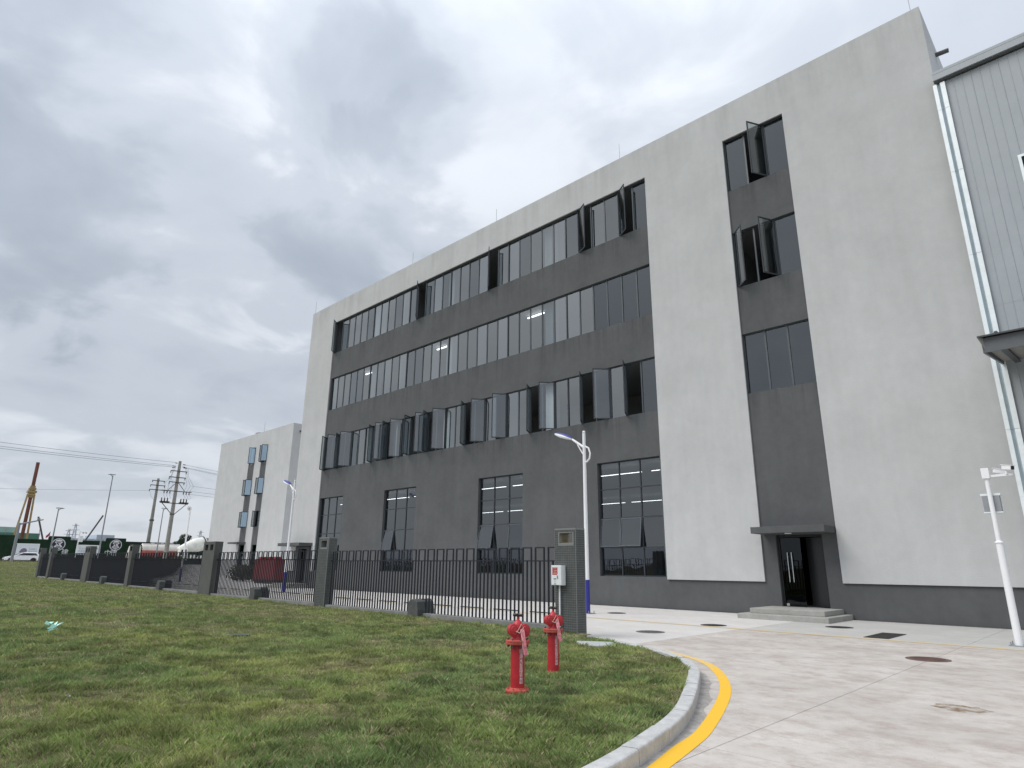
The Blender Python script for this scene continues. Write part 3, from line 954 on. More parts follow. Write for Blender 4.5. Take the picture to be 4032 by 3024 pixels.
# tall ground floor windows: 3 x 4 panes, third row top hung
TILT = [{0: 4, 1: 9}, {0: 10, 2: 5}, {0: 9}, {}]
for gi, (x0, x1) in enumerate(GW):
    YW = YD + .14
    b = MB(); t = .05
    cw = (x1 - x0) / 3
    for k in range(4):
        x = x0 + cw * k; a = max(x0, x - t / 2 if 0 < k < 3 else (x0 if k == 0 else x1 - t)); b.box(a, a + t, YW, YW + .08, GZ[0], GZ[-1])
    for k in range(5):
        z = GZ[k]; a = GZ[0] if k == 0 else (GZ[-1] - t if k == 4 else z - t / 2)
        for c in range(3): b.box(x0 + cw * c + t / 2 + (t / 2 if c == 0 else 0) + .0005, x0 + cw * (c + 1) - t / 2 - (t / 2 if c == 2 else 0) - .0005, YW + .004, YW + .076, a, a + t)
    f = b.build('window', M_alu, bld, world=True)
    for c in range(3):
        for r_ in range(4):
            z0, z1 = GZ[r_] + .02, GZ[r_ + 1] - .02
            tilt = TILT[gi].get(c) if r_ == 1 else None
            gm = M_glass_clear if r_ == 0 else M_glass_lo
            w, h = cw - .04, z1 - z0
            loc = Vector((x0 + cw * c + .02, YW + .035, z1)) - bp
            pb = MB()
            if tilt:
                pb.quad((.04, -.03, -h + .04), (w - .04, -.03, -h + .04), (w - .04, -.03, -.04), (.04, -.03, -.04))
                sb = MB(); sb.box(0, .05, -.05, -.005, -h, 0).box(w - .05, w, -.05, -.005, -h, 0).box(.05, w - .05, -.05, -.005, -h, -h + .05).box(.05, w - .05, -.05, -.005, -.05, 0)
                link(sb.mesh('sash', M_alu2), 'sash', f, loc, (-R(tilt), 0, 0))
            else:
                pb.quad((0, 0, -h), (w, 0, -h), (w, 0, 0), (0, 0, 0))
            link(pb.mesh('pane', gm), 'pane', f, loc, (-R(tilt), 0, 0) if tilt else jit(.15))

# entrance
b = MB(); x0, x1, z0, z1 = DOOR
b.box(x0, x0 + .07, 23.42, 23.5, z0, z1).box(x1 - .07, x1, 23.42, 23.5, z0, z1).box(x0 + .07, x1 - .07, 23.42, 23.5, z1 - .08, z1)
b.build('door_frame', M_blackmetal, bld, world=True)
leaf = MB().box(x0 + .08, -8.56, 23.47, 23.485, z0 + .02, z1 - .1).build('door', M_glass_door, bld, world=True)
leaf['label'] = 'glass door leaf with two long steel pull handles'
for hx in (-9.02, -8.88):
    hb = MB(); hb.tube([(hx, 23.40, 1.12), (hx, 23.40, 2.12)], .016, 8)
    for z in (1.25, 1.98): hb.tube([(hx, 23.40, z), (hx, 23.475, z)], .01, 6)
    hb.build('handle', M_chrome, leaf, world=True)
hb = MB().box(x0 + .09, x0 + .19, 23.455, 23.5, z0 + .02, z0 + .10).build('patch_fitting', M_chrome, leaf, world=True)
leaf2 = MB(); leaf2.hexa([(-7.84, 23.47, z0 + .02), (-7.84, 23.52, z0 + .02), (-8.46, 23.80, z0 + .02), (-8.46, 23.75, z0 + .02)], [(-7.84, 23.47, z1 - .1), (-7.84, 23.52, z1 - .1), (-8.46, 23.80, z1 - .1), (-8.46, 23.75, z1 - .1)])
d2 = leaf2.build('door', M_blackmetal, bld, world=True); d2['label'] = 'dark solid door leaf standing ajar'
MB().box(-10.2, -7.0, 23.6, 29.5, 0.25, 0.31).build('hall_floor', M_step, bld, world=True)
MB().box(-9.75, -7.28, 22.2, YD - .002, 2.74, 2.96).build('canopy', M_dark, bld, world=True, bevel=.008)
MB().box(-8.65, -8.45, 22.4, 22.5, 2.71, 2.739).build('canopy_lamp', M_white, bld, world=True)
st = MB().box(-9.92, -7.08, 20.98, YD - .002, -0.02, 0.155).build('step', M_step, bld, world=True, bevel=.012)
st = MB().box(-9.70, -7.34, 21.47, YD - .003, 0.157, 0.31).build('step', M_step, bld, world=True, bevel=.012)
# end door
x0, x1, z0, z1 = LDOOR
MB().box(x0, x0 + .3, 23.2, 23.5, 0.02, z1).box(x1 - .3, x1, 23.2, 23.5, 0.02, z1).box(x0 + .301, x1 - .301, 23.2, 23.5, z1 - .15, z1).build('door_surround', M_dark, bld, world=True)
MB().box(x0 + .31, x1 - .31, 23.44, 23.48, z0, z1 - .16).build('door', M_glass_door, bld, world=True)
MB().box(-44.9, -41.8, 22.2, YD - .002, 2.82, 3.03).build('canopy', M_dark, bld, world=True, bevel=.008)
MB().box(-44.6, -41.95, 21.4, YD - .002, -.02, .16).box(-44.4, -42.1, 21.9, YD - .003, .161, .31).build('step', M_step, bld, world=True)
MB().tube([(XR - .05, 25.4, 20.55), (XR + .42, 25.4, 20.51)], .085, 12).build('drain_spout', M_polesteel, bld, world=True)
for x, h in ((-45.0, 1.1), (-32.1, .95), (-24, .9), (-15.2, .95), (-2.4, 1.1)):
    MB().tube([(x, YL + .12, ZT), (x, YL + .12, ZT + h)], .012, 5).build('lightning_rod', M_steelgrey, bld, world=True)
b = MB(); b.tube([(XL, YL + .12, ZT + .07), (XR, YL + .12, ZT + .07)], .007, 5)
for k in range(43): b.box(XL + .5 + k - .01, XL + .5 + k + .01, YL + .11, YL + .13, ZT, ZT + .07)
b.build('lightning_wire', M_steelgrey, bld, world=True)

# ================================================================ block at the far left
YF = 38.5; fx0, fx1, fz = -99.95, -76.95, 19.45
fb = thing('factory_building', 'smaller pale grey block behind the large one with two narrow dark window strips', 'building', (-88, YF, 0))
fbp = Vector(fb.location)
FS = [(-89.32, -87.42), (-85.45, -83.72)]
FR = [(15.1, 17.4), (10.7, 12.92), (6.38, 8.5)]
wall_with_holes(MB(), fx0, fx1, -.3, fz, [(a, c, -.3, 17.45) for a, c in FS], YF, .09).build('render_wall', M_light, fb, world=True)
b = MB()
for a, c in FS:
    wall_with_holes(MB(), a, c, -.3, 17.45, [(a + .01, c - .01, z0, z1) for z0, z1 in FR] + [(a + .2, c - .05, .25, 4.05)], YF + .09, .2).build('dark_wall', M_dark, fb, world=True)
b = MB()
b.quad((fx1, YF, fz), (fx1, YF, -.3), (fx1, 70, -.3), (fx1, 70, fz)).quad((fx0, YF, -.3), (fx0, YF, fz), (fx0, 70, fz), (fx0, 70, -.3)).quad((fx0, YF, fz), (fx1, YF, fz), (fx1, 70, fz), (fx0, 70, fz))
b.build('side_wall', M_light, fb, world=True)
for z in (.1, 5.2, 9.6, 14.0): MB().box(fx0 + .2, fx1 - .2, YF + .4, 50, z - .2, z).build('floor_slab', M_room, fb, world=True)
MB().box(fx0 + .2, fx1 - .2, 44, 44.2, 0, fz - .3).build('partition_wall', M_room, fb, world=True)
FO = {(0, 0): {1: ('R', 60)}, (0, 1): {0: ('L', 50), 1: ('R', 55)}, (0, 2): {0: ('L', 48), 1: ('R', 62)},
      (1, 0): {0: ('L', 48), 1: ('R', 60)}, (1, 1): {0: ('L', 52), 1: ('R', 58)}, (1, 2): {0: ('L', 46)}}
for si, (a, c) in enumerate(FS):
    for ri, (z0, z1) in enumerate(FR):
        w, h = (c - a - .02) / 2, z1 - z0
        ms = list(unit_meshes(w, h)); ms[2] = frame_mesh(w - .05, h - .02, .085, .05, 'sash', M_alu, -.05); ms[4] = frame_mesh(w - .05, h - .02, .085, .05, 'sash', M_alu, -.05, True)
        ms[3] = pane_mesh(w - .05, h - .02, .05, -.022, 'pane', M_glass_sash); ms[5] = pane_mesh(w - .05, h - .02, .05, -.022, 'pane', M_glass_skytint, True)
        for i in range(2):
            f = link(ms[0], 'window', fb, Vector((a + .01 + w * i, YF + .12, z0)) - fbp)
            op = FO[(si, ri)].get(i)
            if op is None: link(ms[1], 'pane', f)
            elif op[0] == 'L':
                link(ms[2], 'sash', f, (.03, -.1, 0), (0, 0, -R(op[1]))); link(ms[3], 'pane', f, (.03, -.1, 0), (0, 0, -R(op[1])))
            else:
                link(ms[4], 'sash', f, (w - .03, -.1, 0), (0, 0, R(op[1]))); link(ms[5], 'pane', f, (w - .03, -.1, 0), (0, 0, R(op[1])))
    dr = MB().box(a + .25, c - .1, YF + .2, YF + .25, .25, 4.0).build('door', M_glass_door, fb, world=True)
    fr_ = MB().box(a + .2, a + .249, YF + .17, YF + .28, .25, 4.05).box(c - .099, c - .05, YF + .17, YF + .28, .25, 4.05).box(a + .25, c - .1, YF + .17, YF + .28, 2.9, 3.0).build('door_frame', M_alu2, fb, world=True)
MB().box(-90.1, -87.1, YF - 1.2, YF - .002, 4.2, 4.42).build('canopy', M_dark, fb, world=True)
MB().tube([(fx1 - .02, YF + 1.0, fz - 1.0), (fx1 + .4, YF + 1.0, fz - 1.0)], .13, 10).build('drain_spout', M_polesteel, fb, world=True)
MB().tube([(-86.2, YF + .3, fz), (-86.2, YF + .3, fz + 1.5)], .02, 5).build('lightning_rod', M_steelgrey, fb, world=True)
MB().lathe([(.6, 0), (.6, .5), (1.2, .6), (1.2, .8), (.2, .95)], (-91.0, YF + 2.5, fz), 20).build('roof_vent', M_steelgrey, fb, world=True)

# ================================================================ steel clad hall at the right
YM = 22.95
hall = thing('steel_hall', 'pale ribbed metal clad hall adjoining the grey block, bright galvanised joint', 'building', (6, 23, 0))
pw = 0.732
pan = MB()
prof = [(0, 0), (.212, 0), (.220, -.011), (.236, -.011), (.244, 0), (.456, 0), (.464, -.011), (.480, -.011), (.488, 0), (.700, 0), (.708, -.011), (.724, -.011), (pw - .002, 0)]
for (a, ya), (c, yb) in zip(prof, prof[1:]):
    pan.quad((a, ya - .004, 9.3), (c, yb - .004, 9.3), (c, yb - .004, 17.55), (a, ya - .004, 17.55))
pm_ = pan.mesh('wall_panel', M_clad)
pan = MB()
for (a, ya), (c, yb) in zip(prof, prof[1:]):
    pan.quad((a, ya, 0), (c, yb, 0), (c, yb, 9.36), (a, ya, 9.36))
pm2_ = pan.mesh('wall_panel', M_clad)
hp = Vector(hall.location)
for k in range(28):
    link(pm_, 'wall_panel', hall, Vector((-1.84 + pw * k, YM, 0)) - hp); link(pm2_, 'wall_panel', hall, Vector((-1.84 + pw * k, YM, 0)) - hp)
MB().box(-1.84, 18.6, YM + .02, YM + .2, 0, 17.5).quad((18.6, YM, 0), (18.6, 50, 0), (18.6, 50, 17.5), (18.6, YM, 17.5)).build('inner_wall', M_clad, hall, world=True)
MB().hexa([(-2.12, YM - .2, 17.85), (18.7, YM - .2, 17.85), (18.7, 50, 18.8), (-2.12, 50, 18.8)], [(-2.12, YM - .2, 17.95), (18.7, YM - .2, 17.95), (18.7, 50, 18.9), (-2.12, 50, 18.9)]).build('roof', M_clad, hall, world=True)
MB().box(-2.12, 18.7, YM - .2, YM - .14, 17.62, 17.84).build('roof_trim', M_clad, hall, world=True)
MB().box(-2.12, 18.7, YM - .139, YM - .03, 17.59, 17.63).build('gutter', M_gut, hall, world=True)
z = 0.0
for L in (2.9, 2.6, 2.7, 2.9, 3.0, 2.4, 1.02):
    z1 = z + L - .01
    s_ = MB().box(-2.17, -2.06, YM - .10, YM - .085, z, z1).box(-1.96, -1.83, YM - .10, YM - .085, z, z1)
    s_.build('flashing_strip', M_galv, hall, world=True)
    MB().quad((-2.06, YM - .086, z), (-2.0, YM - .03, z), (-2.0, YM - .03, z1), (-2.06, YM - .086, z1)).quad((-2.0, YM - .03, z), (-1.96, YM - .086, z), (-1.96, YM - .086, z1), (-2.0, YM - .03, z1)).build('flashing_valley', M_galv2, hall, world=True)
    z += L
b = MB(); b.box(-.47, .9, YM - .06, YM - .02, 13.84, 13.92).box(-.47, -.39, YM - .06, YM - .02, 12.0, 13.839).box(-.47, .9, YM - .06, YM - .02, 11.92, 11.999)
wf = b.build('window', M_galv, hall, world=True)
MB().quad((-.39, YM - .03, 12), (.9, YM - .03, 12), (.9, YM - .03, 13.84), (-.39, YM - .03, 13.84)).build('pane', M_glass_door, wf, world=True)
# canopy over the hall's gate
CY0, CX0, CX1 = 18.95, -1.97, 9.0
cn = MB().hexa([(CX0, CY0 - .12, 7.18), (CX1, CY0 - .12, 7.18), (CX1, YM - .11, 7.72), (CX0, YM - .11, 7.72)], [(CX0, CY0 - .12, 7.22), (CX1, CY0 - .12, 7.22), (CX1, YM - .11, 7.76), (CX0, YM - .11, 7.76)])
for k in range(13):
    x = CX0 + .35 + k * .8
    cn.hexa([(x, CY0 - .12, 7.221), (x + .09, CY0 - .12, 7.221), (x + .09, YM - .11, 7.761), (x, YM - .11, 7.761)], [(x + .02, CY0 - .12, 7.265), (x + .07, CY0 - .12, 7.265), (x + .07, YM - .11, 7.805), (x + .02, YM - .11, 7.805)])
cano = cn.build('canopy', M_trim, hall, world=True)
MB().box(CX0 + .1, CX1, CY0, CY0 + .05, 6.80, 7.175).build('fascia', M_canopy, cano, world=True)
MB().hexa([(CX0 + .05, CY0 + .051, 6.80), (CX0 + .1, CY0 + .051, 6.80), (CX0 + .1, YM - .12, 7.42), (CX0 + .05, YM - .12, 7.42)], [(CX0 + .05, CY0 + .051, 7.17), (CX0 + .1, CY0 + .051, 7.17), (CX0 + .1, YM - .12, 7.70), (CX0 + .05, YM - .12, 7.70)]).build('end_trim', M_canopy, cano, world=True)
MB().prism([(CX0, CY0 - .12, 7.18), (CX0 + .099, CY0 - .002, 7.175), (CX0 + .099, CY0 - .002, 6.90)], (.004, 0.002, 0)).build('gutter_end', M_soffit, cano, world=True)
MB().hexa([(CX0 + .101, CY0 + .052, 6.95), (CX1, CY0 + .052, 6.95), (CX1, YM - .12, 7.50), (CX0 + .101, YM - .12, 7.50)], [(CX0 + .101, CY0 + .052, 6.97), (CX1, CY0 + .052, 6.97), (CX1, YM - .12, 7.52), (CX0 + .101, YM - .12, 7.52)]).build('soffit', M_soffit, cano, world=True)
for x in (-1.55, -.9, .9, 2.7):
    MB().bar((x, CY0 + .06, 6.83 if x > -1 else 6.91), (x, YM - .13, 7.36 if x > -1 else 7.44), .14, .22 if x > -1 else .06).build('rafter', M_trim, cano, world=True)

# ================================================================ fence: pillars, panels, stub blocks
def fz_(x): return float(z_lawn(x, 12.0)) - 0.10
PIL = [(-10.21, -9.57, 1), (-21.31, -20.65, 1), (-31.86, -30.54, 2), (-42.95, -42.35, 1), (-52.62, -51.32, 2), (-63.05, -62.4, 1), (-66.9, -66.25, 1)]
PLAB = ['grey mosaic pillar carrying the white cabinet at the open end of the fence', 'single niche mosaic pillar, first one along the fence from the cabinet pillar',
        'wide pillar with two niches where the concrete mixer shows beside it', 'narrow grey pillar in front of the tanker truck cab', 'wide far pillar with two niches standing before the white notice board',
        'narrow pillar before the round emblem hoarding', 'last pillar at the far end of the fence']
YP0, YP1, HP = 12.1, 12.46, 2.45
for k, (x0, x1, nh) in enumerate(PIL):
    zb = fz_((x0 + x1) / 2)
    t = thing('fence_pillar', PLAB[k], 'pillar', ((x0 + x1) / 2, (YP0 + YP1) / 2, zb), 'pillars of the fence beside the lawn')
    w = x1 - x0
    hw = .40 if nh == 1 else .36
    hs = [(-hw / 2 + (.03 if k == 0 else .02), hw / 2 + (.03 if k == 0 else .02), 2.10, 2.34)] if nh == 1 else [(-.46, -.12, 2.06, 2.32), (.12, .46, 2.06, 2.32)]
    d = (YP1 - YP0) / 2
    core = MB()
    wall_with_holes(core, -w / 2, w / 2, -.3, HP, hs, -d, 2 * d if k == 0 else .2)
    if k == 0:
        q = MB(); wall_with_holes(q, -w / 2, w / 2, -.3, HP, hs, 0, 0)
        for f_ in q.f: core.add([(-q.v[i][0], d, q.v[i][2]) for i in f_], [tuple(range(len(f_)))])
    else:
        core.quad((w / 2, d, -.3), (-w / 2, d, -.3), (-w / 2, d, HP), (w / 2, d, HP))
        for a, c, e, f_ in hs: core.quad((a, -d + .2, e), (c, -d + .2, e), (c, -d + .2, f_), (a, -d + .2, f_))
    core.quad((w / 2, -d, -.3), (w / 2, d, -.3), (w / 2, d, HP), (w / 2, -d, HP)).quad((-w / 2, d, -.3), (-w / 2, -d, -.3), (-w / 2, -d, HP), (-w / 2, d, HP)).quad((-w / 2, -d, HP), (w / 2, -d, HP), (w / 2, d, HP), (-w / 2, d, HP))
    core.build('core', M_grout if k < 2 else M_greyrender, t)
    if k == 0:
        a, c, e, f_ = hs[0]
        MB().box(a + .001, a + .012, -d + .03, d - .01, e + .001, f_ - .001).box(a + .013, c - .001, -d + .03, d - .01, e + .001, e + .01).build('niche_lining', M_tan, t)
    if k < 2:
        # mosaic: each tile stands 4 mm proud of the grout
        tl = MB(); p, gp, th = .0525, .010, .004
        def tiles(nx, face):
            for i in range(nx):
                for j in range(int((HP + .05) / p)):
                    u0, u1, v0, v1 = i * p + gp / 2, (i + 1) * p - gp / 2, j * p + gp / 2, (j + 1) * p - gp / 2
                    yield u0, u1, v0, v1
        nx = int(w / p); ox = -nx * p / 2
        for u0, u1, v0, v1 in tiles(nx, 0):
            u0, u1 = u0 + ox, u1 + ox
            if v1 > HP or any(h[0] - .012 < u1 and u0 < h[1] + .012 and h[2] - .012 < v1 and v0 < h[3] + .012 for h in hs): continue
            tl.box(u0, u1, -d - th, -d - .0002, v0, v1)
        ny = int(2 * d / p); oy = -ny * p / 2
        for u0, u1, v0, v1 in tiles(ny, 1):
            if v1 > HP: continue
            tl.box(w / 2 + .0002, w / 2 + th, u0 + oy, u1 + oy, v0, v1)
        o = tl.build('mosaic_tiles', M_tile, t); o['kind'] = 'stuff'

SPC, PT = .1428, .034
picket_full = MB().box(-PT / 2, PT / 2, -PT / 2, PT / 2, .205, 1.965).mesh('picket', M_fence)
picket_short = MB().box(-PT / 2, PT / 2, -PT / 2, PT / 2, .205, 1.645).mesh('picket', M_fence)
loop_top = MB().box(-SPC - PT / 2, SPC + PT / 2, -PT / 2, PT / 2, 1.9655, 1.995).mesh('top_loop', M_fence)
FLAB = ['dark picket fence bay next to the cabinet pillar', 'dark picket fence bay in front of the red cabinet and end door', 'dark picket fence bay below the concrete mixer drum',
        'dark picket fence bay seen edge on below the tanker', 'far dark picket fence bay below the notice board', 'short last bay at the far end of the dark picket fence']
for k in range(6):
    xa, xb = PIL[k + 1][1] + .0005, PIL[k][0] - .0005
    za, zb = fz_(xa), fz_(xb)
    zm = (za + zb) / 2 + (0.01 if k == 0 else 0)
    t = thing('fence_bay', FLAB[k], 'fence', ((xa + xb) / 2, 12.28, zm), 'picket bays of the fence beside the lawn')
    L = xb - xa
    MB().hexa([(-L / 2, -.12, -.35), (L / 2, -.12, -.35), (L / 2, .12, -.35), (-L / 2, .12, -.35)], [(-L / 2, -.12, .20), (L / 2, -.12, .20), (L / 2, .12, .20), (-L / 2, .12, .20)]).build('plinth', M_plinth, t, bevel=.01)
    MB().box(-L / 2, L / 2, -.0235, .0235, 1.6455, 1.675).build('rail', M_fence, t)
    if k: MB().box(-L / 2 + .02, L / 2, -.045, .045, 1.676, 1.68).build('rail_plate', M_fence, t)
    npk = int((L - .12) / SPC) + 1
    off = L / 2 - .07
    joined = MB()
    for i in range(npk):
        x = off - i * SPC
        full = i % 3 != 1
        if k < 3:
            link(picket_full if full else picket_short, 'picket', t, (x, 0, 0))
            if not full: link(loop_top, 'top_loop', t, (x, 0, 0))
        else:
            joined.box(x - PT / 2, x + PT / 2, -PT / 2, PT / 2, .205, 1.965 if full else 1.645)
            if not full: joined.box(x - SPC - PT / 2, x + SPC + PT / 2, -PT / 2, PT / 2, 1.9655, 1.995)
    if k >= 3:
        o = joined.build('pickets', M_fence, t); o['kind'] = 'stuff'
    nb_ = int(L / (SPC * 9.25)) + 1
    for i in range(nb_):
        x1 = off - i * SPC * 9.0 - .02; x0 = x1 - SPC * 6.1
        if x0 > -L / 2: MB().box(x0, x1, -.026, .026, .44, .462).build('low_rail', M_fence, t)
    # stub block astride the plinth at mid bay
    xm = (-15.52, -26.0, -36.9, -47.3, -57.4, None)[k]
    if xm is None: continue
    s = thing('stub_block', ['rough grey stub block astride the fence plinth nearest the hydrants', 'rough grey stub block below the red cabinet in the second fence bay', 'grey stub block in the fence bay below the mixer',
                             'small far stub block in the fence bay below the tanker', 'farthest small stub block at the fence foot'][k], 'concrete block', (xm, 12.2, zm), 'stub blocks at the fence foot')
    b = MB()
    pr = [(-.25, -.3), (.26, -.3), (.25, .30), (.20, .52), (.06, .59), (-.14, .57), (-.22, .47)]
    b.prism([(x, -.22, z_) for x, z_ in pr], (0, .62, 0))
    b.f = [tuple(reversed(f_)) for f_ in b.f]
    b.build('block', M_block, s, bevel=.02)

# ================================================================ lamps along the yard road
def yard_lamp(name, label, loc, group):
    t = thing(name, label, 'street lamp', loc, group)
    MB().tube([(0, 0, 1.13), (0, 0, 6.40)], [.078, .058], 16).build('pole', M_white, t, smooth=True)
    MB().tube([(0, 0, .02), (0, 0, 1.129)], [.086, .077], 16).build('blue_foot', M_blue, t, smooth=True)
    b = MB().box(-.19, .19, -.19, .19, -.02, .02)
    for sx in (-.15, .15):
        for sy_ in (-.15, .15): b.tube([(sx, sy_, .02), (sx, sy_, .10)], .013, 6)
    b.build('base_plate', M_steelgrey, t)
    MB().lathe([(.0, 0), (.045, .01), (.06, .05), (.045, .09), (.0, .105)], (0, 0, 6.40), 14).build('finial', M_white, t, smooth=True)
    a = MB().tube([(.0, 0, 5.86), (-.25, 0, 6.03), (-.62, 0, 6.28)], [.05, .045, .04], 10)
    a.tube([(-.33, 0, 6.05), (-.2, 0, 5.83), (-.06, 0, 5.62)], .024, 8)
    a.build('arm', M_white, t, smooth=True)
    b = MB(); b.tube([(.05, 0, 5.90), (.20, 0, 5.82), (.27, 0, 5.62), (.24, 0, 5.43), (.12, 0, 5.32), (.06, 0, 5.31)], .032, 8)
    b.build('scroll', M_white, t, smooth=True)
    # cobra head: white shell, blue top, glass underneath; axis runs up and out along (-.62..-1.25)
    def head(z0, z1, m_, nm, par, wide):
        hb = MB(); rings = []
        A, D = Vector((-.56, 0, 6.25)), Vector((-.80, 0, .30))
        dn = D.normalized(); upn = Vector((dn.z, 0, -dn.x)); upn = -upn if upn.z < 0 else upn
        nsec = 10; nn = 12
        for i in range(nsec + 1):
            u = i / nsec
            c = A + D * u
            ww = (.055 + .135 * math.sin(math.pi * min(1, u ** .8 * .86 + .04))) * wide
            hh = .045 + .075 * math.sin(math.pi * min(1, u * .9 + .02))
            for j in range(nn):
                th = 2 * math.pi * j / nn
                zz = math.sin(th) * hh
                zz = max(z0 * hh, min(z1 * hh, zz))
                hb.v.append(tuple(c + Vector((0, math.cos(th) * ww, 0)) + upn * zz))
        for i in range(nsec):
            for j in range(nn): hb.f.append((i * nn + j, i * nn + (j + 1) % nn, (i + 1) * nn + (j + 1) % nn, (i + 1) * nn + j))
        hb.f.append(tuple(range(nn))); hb.f.append(tuple(reversed([nsec * nn + j for j in range(nn)])))
        return hb.build(nm, m_, par, smooth=True)
    sh = head(-.62, .45, M_white, 'lamp_head', t, 1.0)
    head(.46, 1.15, M_lampblue, 'top_shell', sh, .93)
    A, D = Vector((-.56, 0, 6.25)), Vector((-.80, 0, .30)); dn = D.normalized(); upn = Vector((-dn.z, 0, dn.x)); upn = -upn if upn.z > 0 else upn
    ctr = A + D * .60 + upn * .072
    b = MB(); ring = [tuple(ctr + dn * .24 * math.cos(q) + Vector((0, .085, 0)) * math.sin(q)) for q in np.linspace(0, 2 * math.pi, 18, endpoint=False)]
    b.prism(ring, upn * .012); b.build('lens', M_lens, sh)
    return t


LG = 'white lamps with a blue foot along the yard road'
lamp = yard_lamp('street_lamp', 'tall white lamp with blue foot beside the cabinet pillar', (-14.3, 18.71, 0), LG)
dup(lamp, (-36.25, 18.6, 0), 'white lamp with blue foot before the shaded side of the pale block')
lamp3 = dup(lamp, (-63.1, 22.3, 0), 'far white lamp with blue foot near the concrete mixer, head turned right', math.pi * .86)

# ================================================================ camera pole at the right
t = thing('camera_pole', 'white pole with two surveillance cameras and a grey box at the right edge', 'camera pole', (-2.26, 18.17, 0))
MB().tube([(0, 0, .02), (0, 0, 2.16)], [.076, .070], 18).build('lower_pole', M_white, t, smooth=True)
MB().tube([(0, 0, 2.2), (0, 0, 3.72)], [.050, .045], 16).build('upper_pole', M_white, t, smooth=True)
MB().lathe([(.070, 0), (.086, .01), (.086, .03), (.050, .06)], (0, 0, 2.15), 18).build('collar', M_white, t, smooth=True)
b = MB().box(-.17, .17, -.17, .17, -.02, .02)
for sx in (-.13, .13):
    for sy_ in (-.13, .13): b.tube([(sx, sy_, .02), (sx, sy_, .09)], .013, 6)
b.build('base_plate', M_steelgrey, t)
MB().box(-.075, .075, -.075, .075, 3.60, 3.84).build('cap_box', M_white, t, bevel=.008)
MB().bar((.076, 0, 3.655), (.50, 0, 3.665), .06, .05).build('arm', M_white, t)
for (px, py_, pz, ax) in ((.16, .10, 3.78, (.85, .35, -.22)), (.36, -.02, 3.83, (.75, -.55, -.18))):
    ax = Vector(ax).normalized(); c = Vector((px, py_, pz))
    ch = MB().bar(c - ax * .02, c + ax * .21, .095, .10).build('camera_body', M_white, t, bevel=.012)
    MB().bar(c + ax * .2105, c + ax * .222, .078, .08).build('lens', M_black, ch)
    MB().bar(c - ax * .03 + Vector((0, 0, .057)), c + ax * .25 + Vector((0, 0, .057)), .11, .012).build('sun_shade', M_white, ch)
    MB().tube([c + ax * .04 - Vector((0, 0, .05)), (c.x + ax.x * .04, c.y + ax.y * .04, 3.67)], .022, 8).build('mount', M_white, ch)
bx_ = MB().box(-.165, .165, .055, .215, 2.86, 3.22).build('equipment_box', M_steelgrey, t, bevel=.006)
MB().box(-.19, .19, .052, .23, 3.221, 3.27).build('box_lid', M_boxwhite, bx_)
MB().box(-.18, .18, .053, .225, 2.83, 2.859).build('box_base', M_boxwhite, bx_)


# ---------------------------------------------------------------- lettering
def text_mesh(s, size, m, extrude=0.002):
    cu = bpy.data.curves.new('lettering', 'FONT')
    cu.body = s; cu.size = size; cu.extrude = extrude; cu.align_x = 'CENTER'; cu.align_y = 'CENTER'; cu.resolution_u = 2
    o = bpy.data.objects.new('lettering', cu); COL.objects.link(o)
    bpy.context.view_layer.update()
    me = bpy.data.meshes.new_from_object(o.evaluated_get(bpy.context.evaluated_depsgraph_get()))
    bpy.data.objects.remove(o); bpy.data.curves.remove(cu)
    me.materials.clear(); me.materials.append(m)
    return me


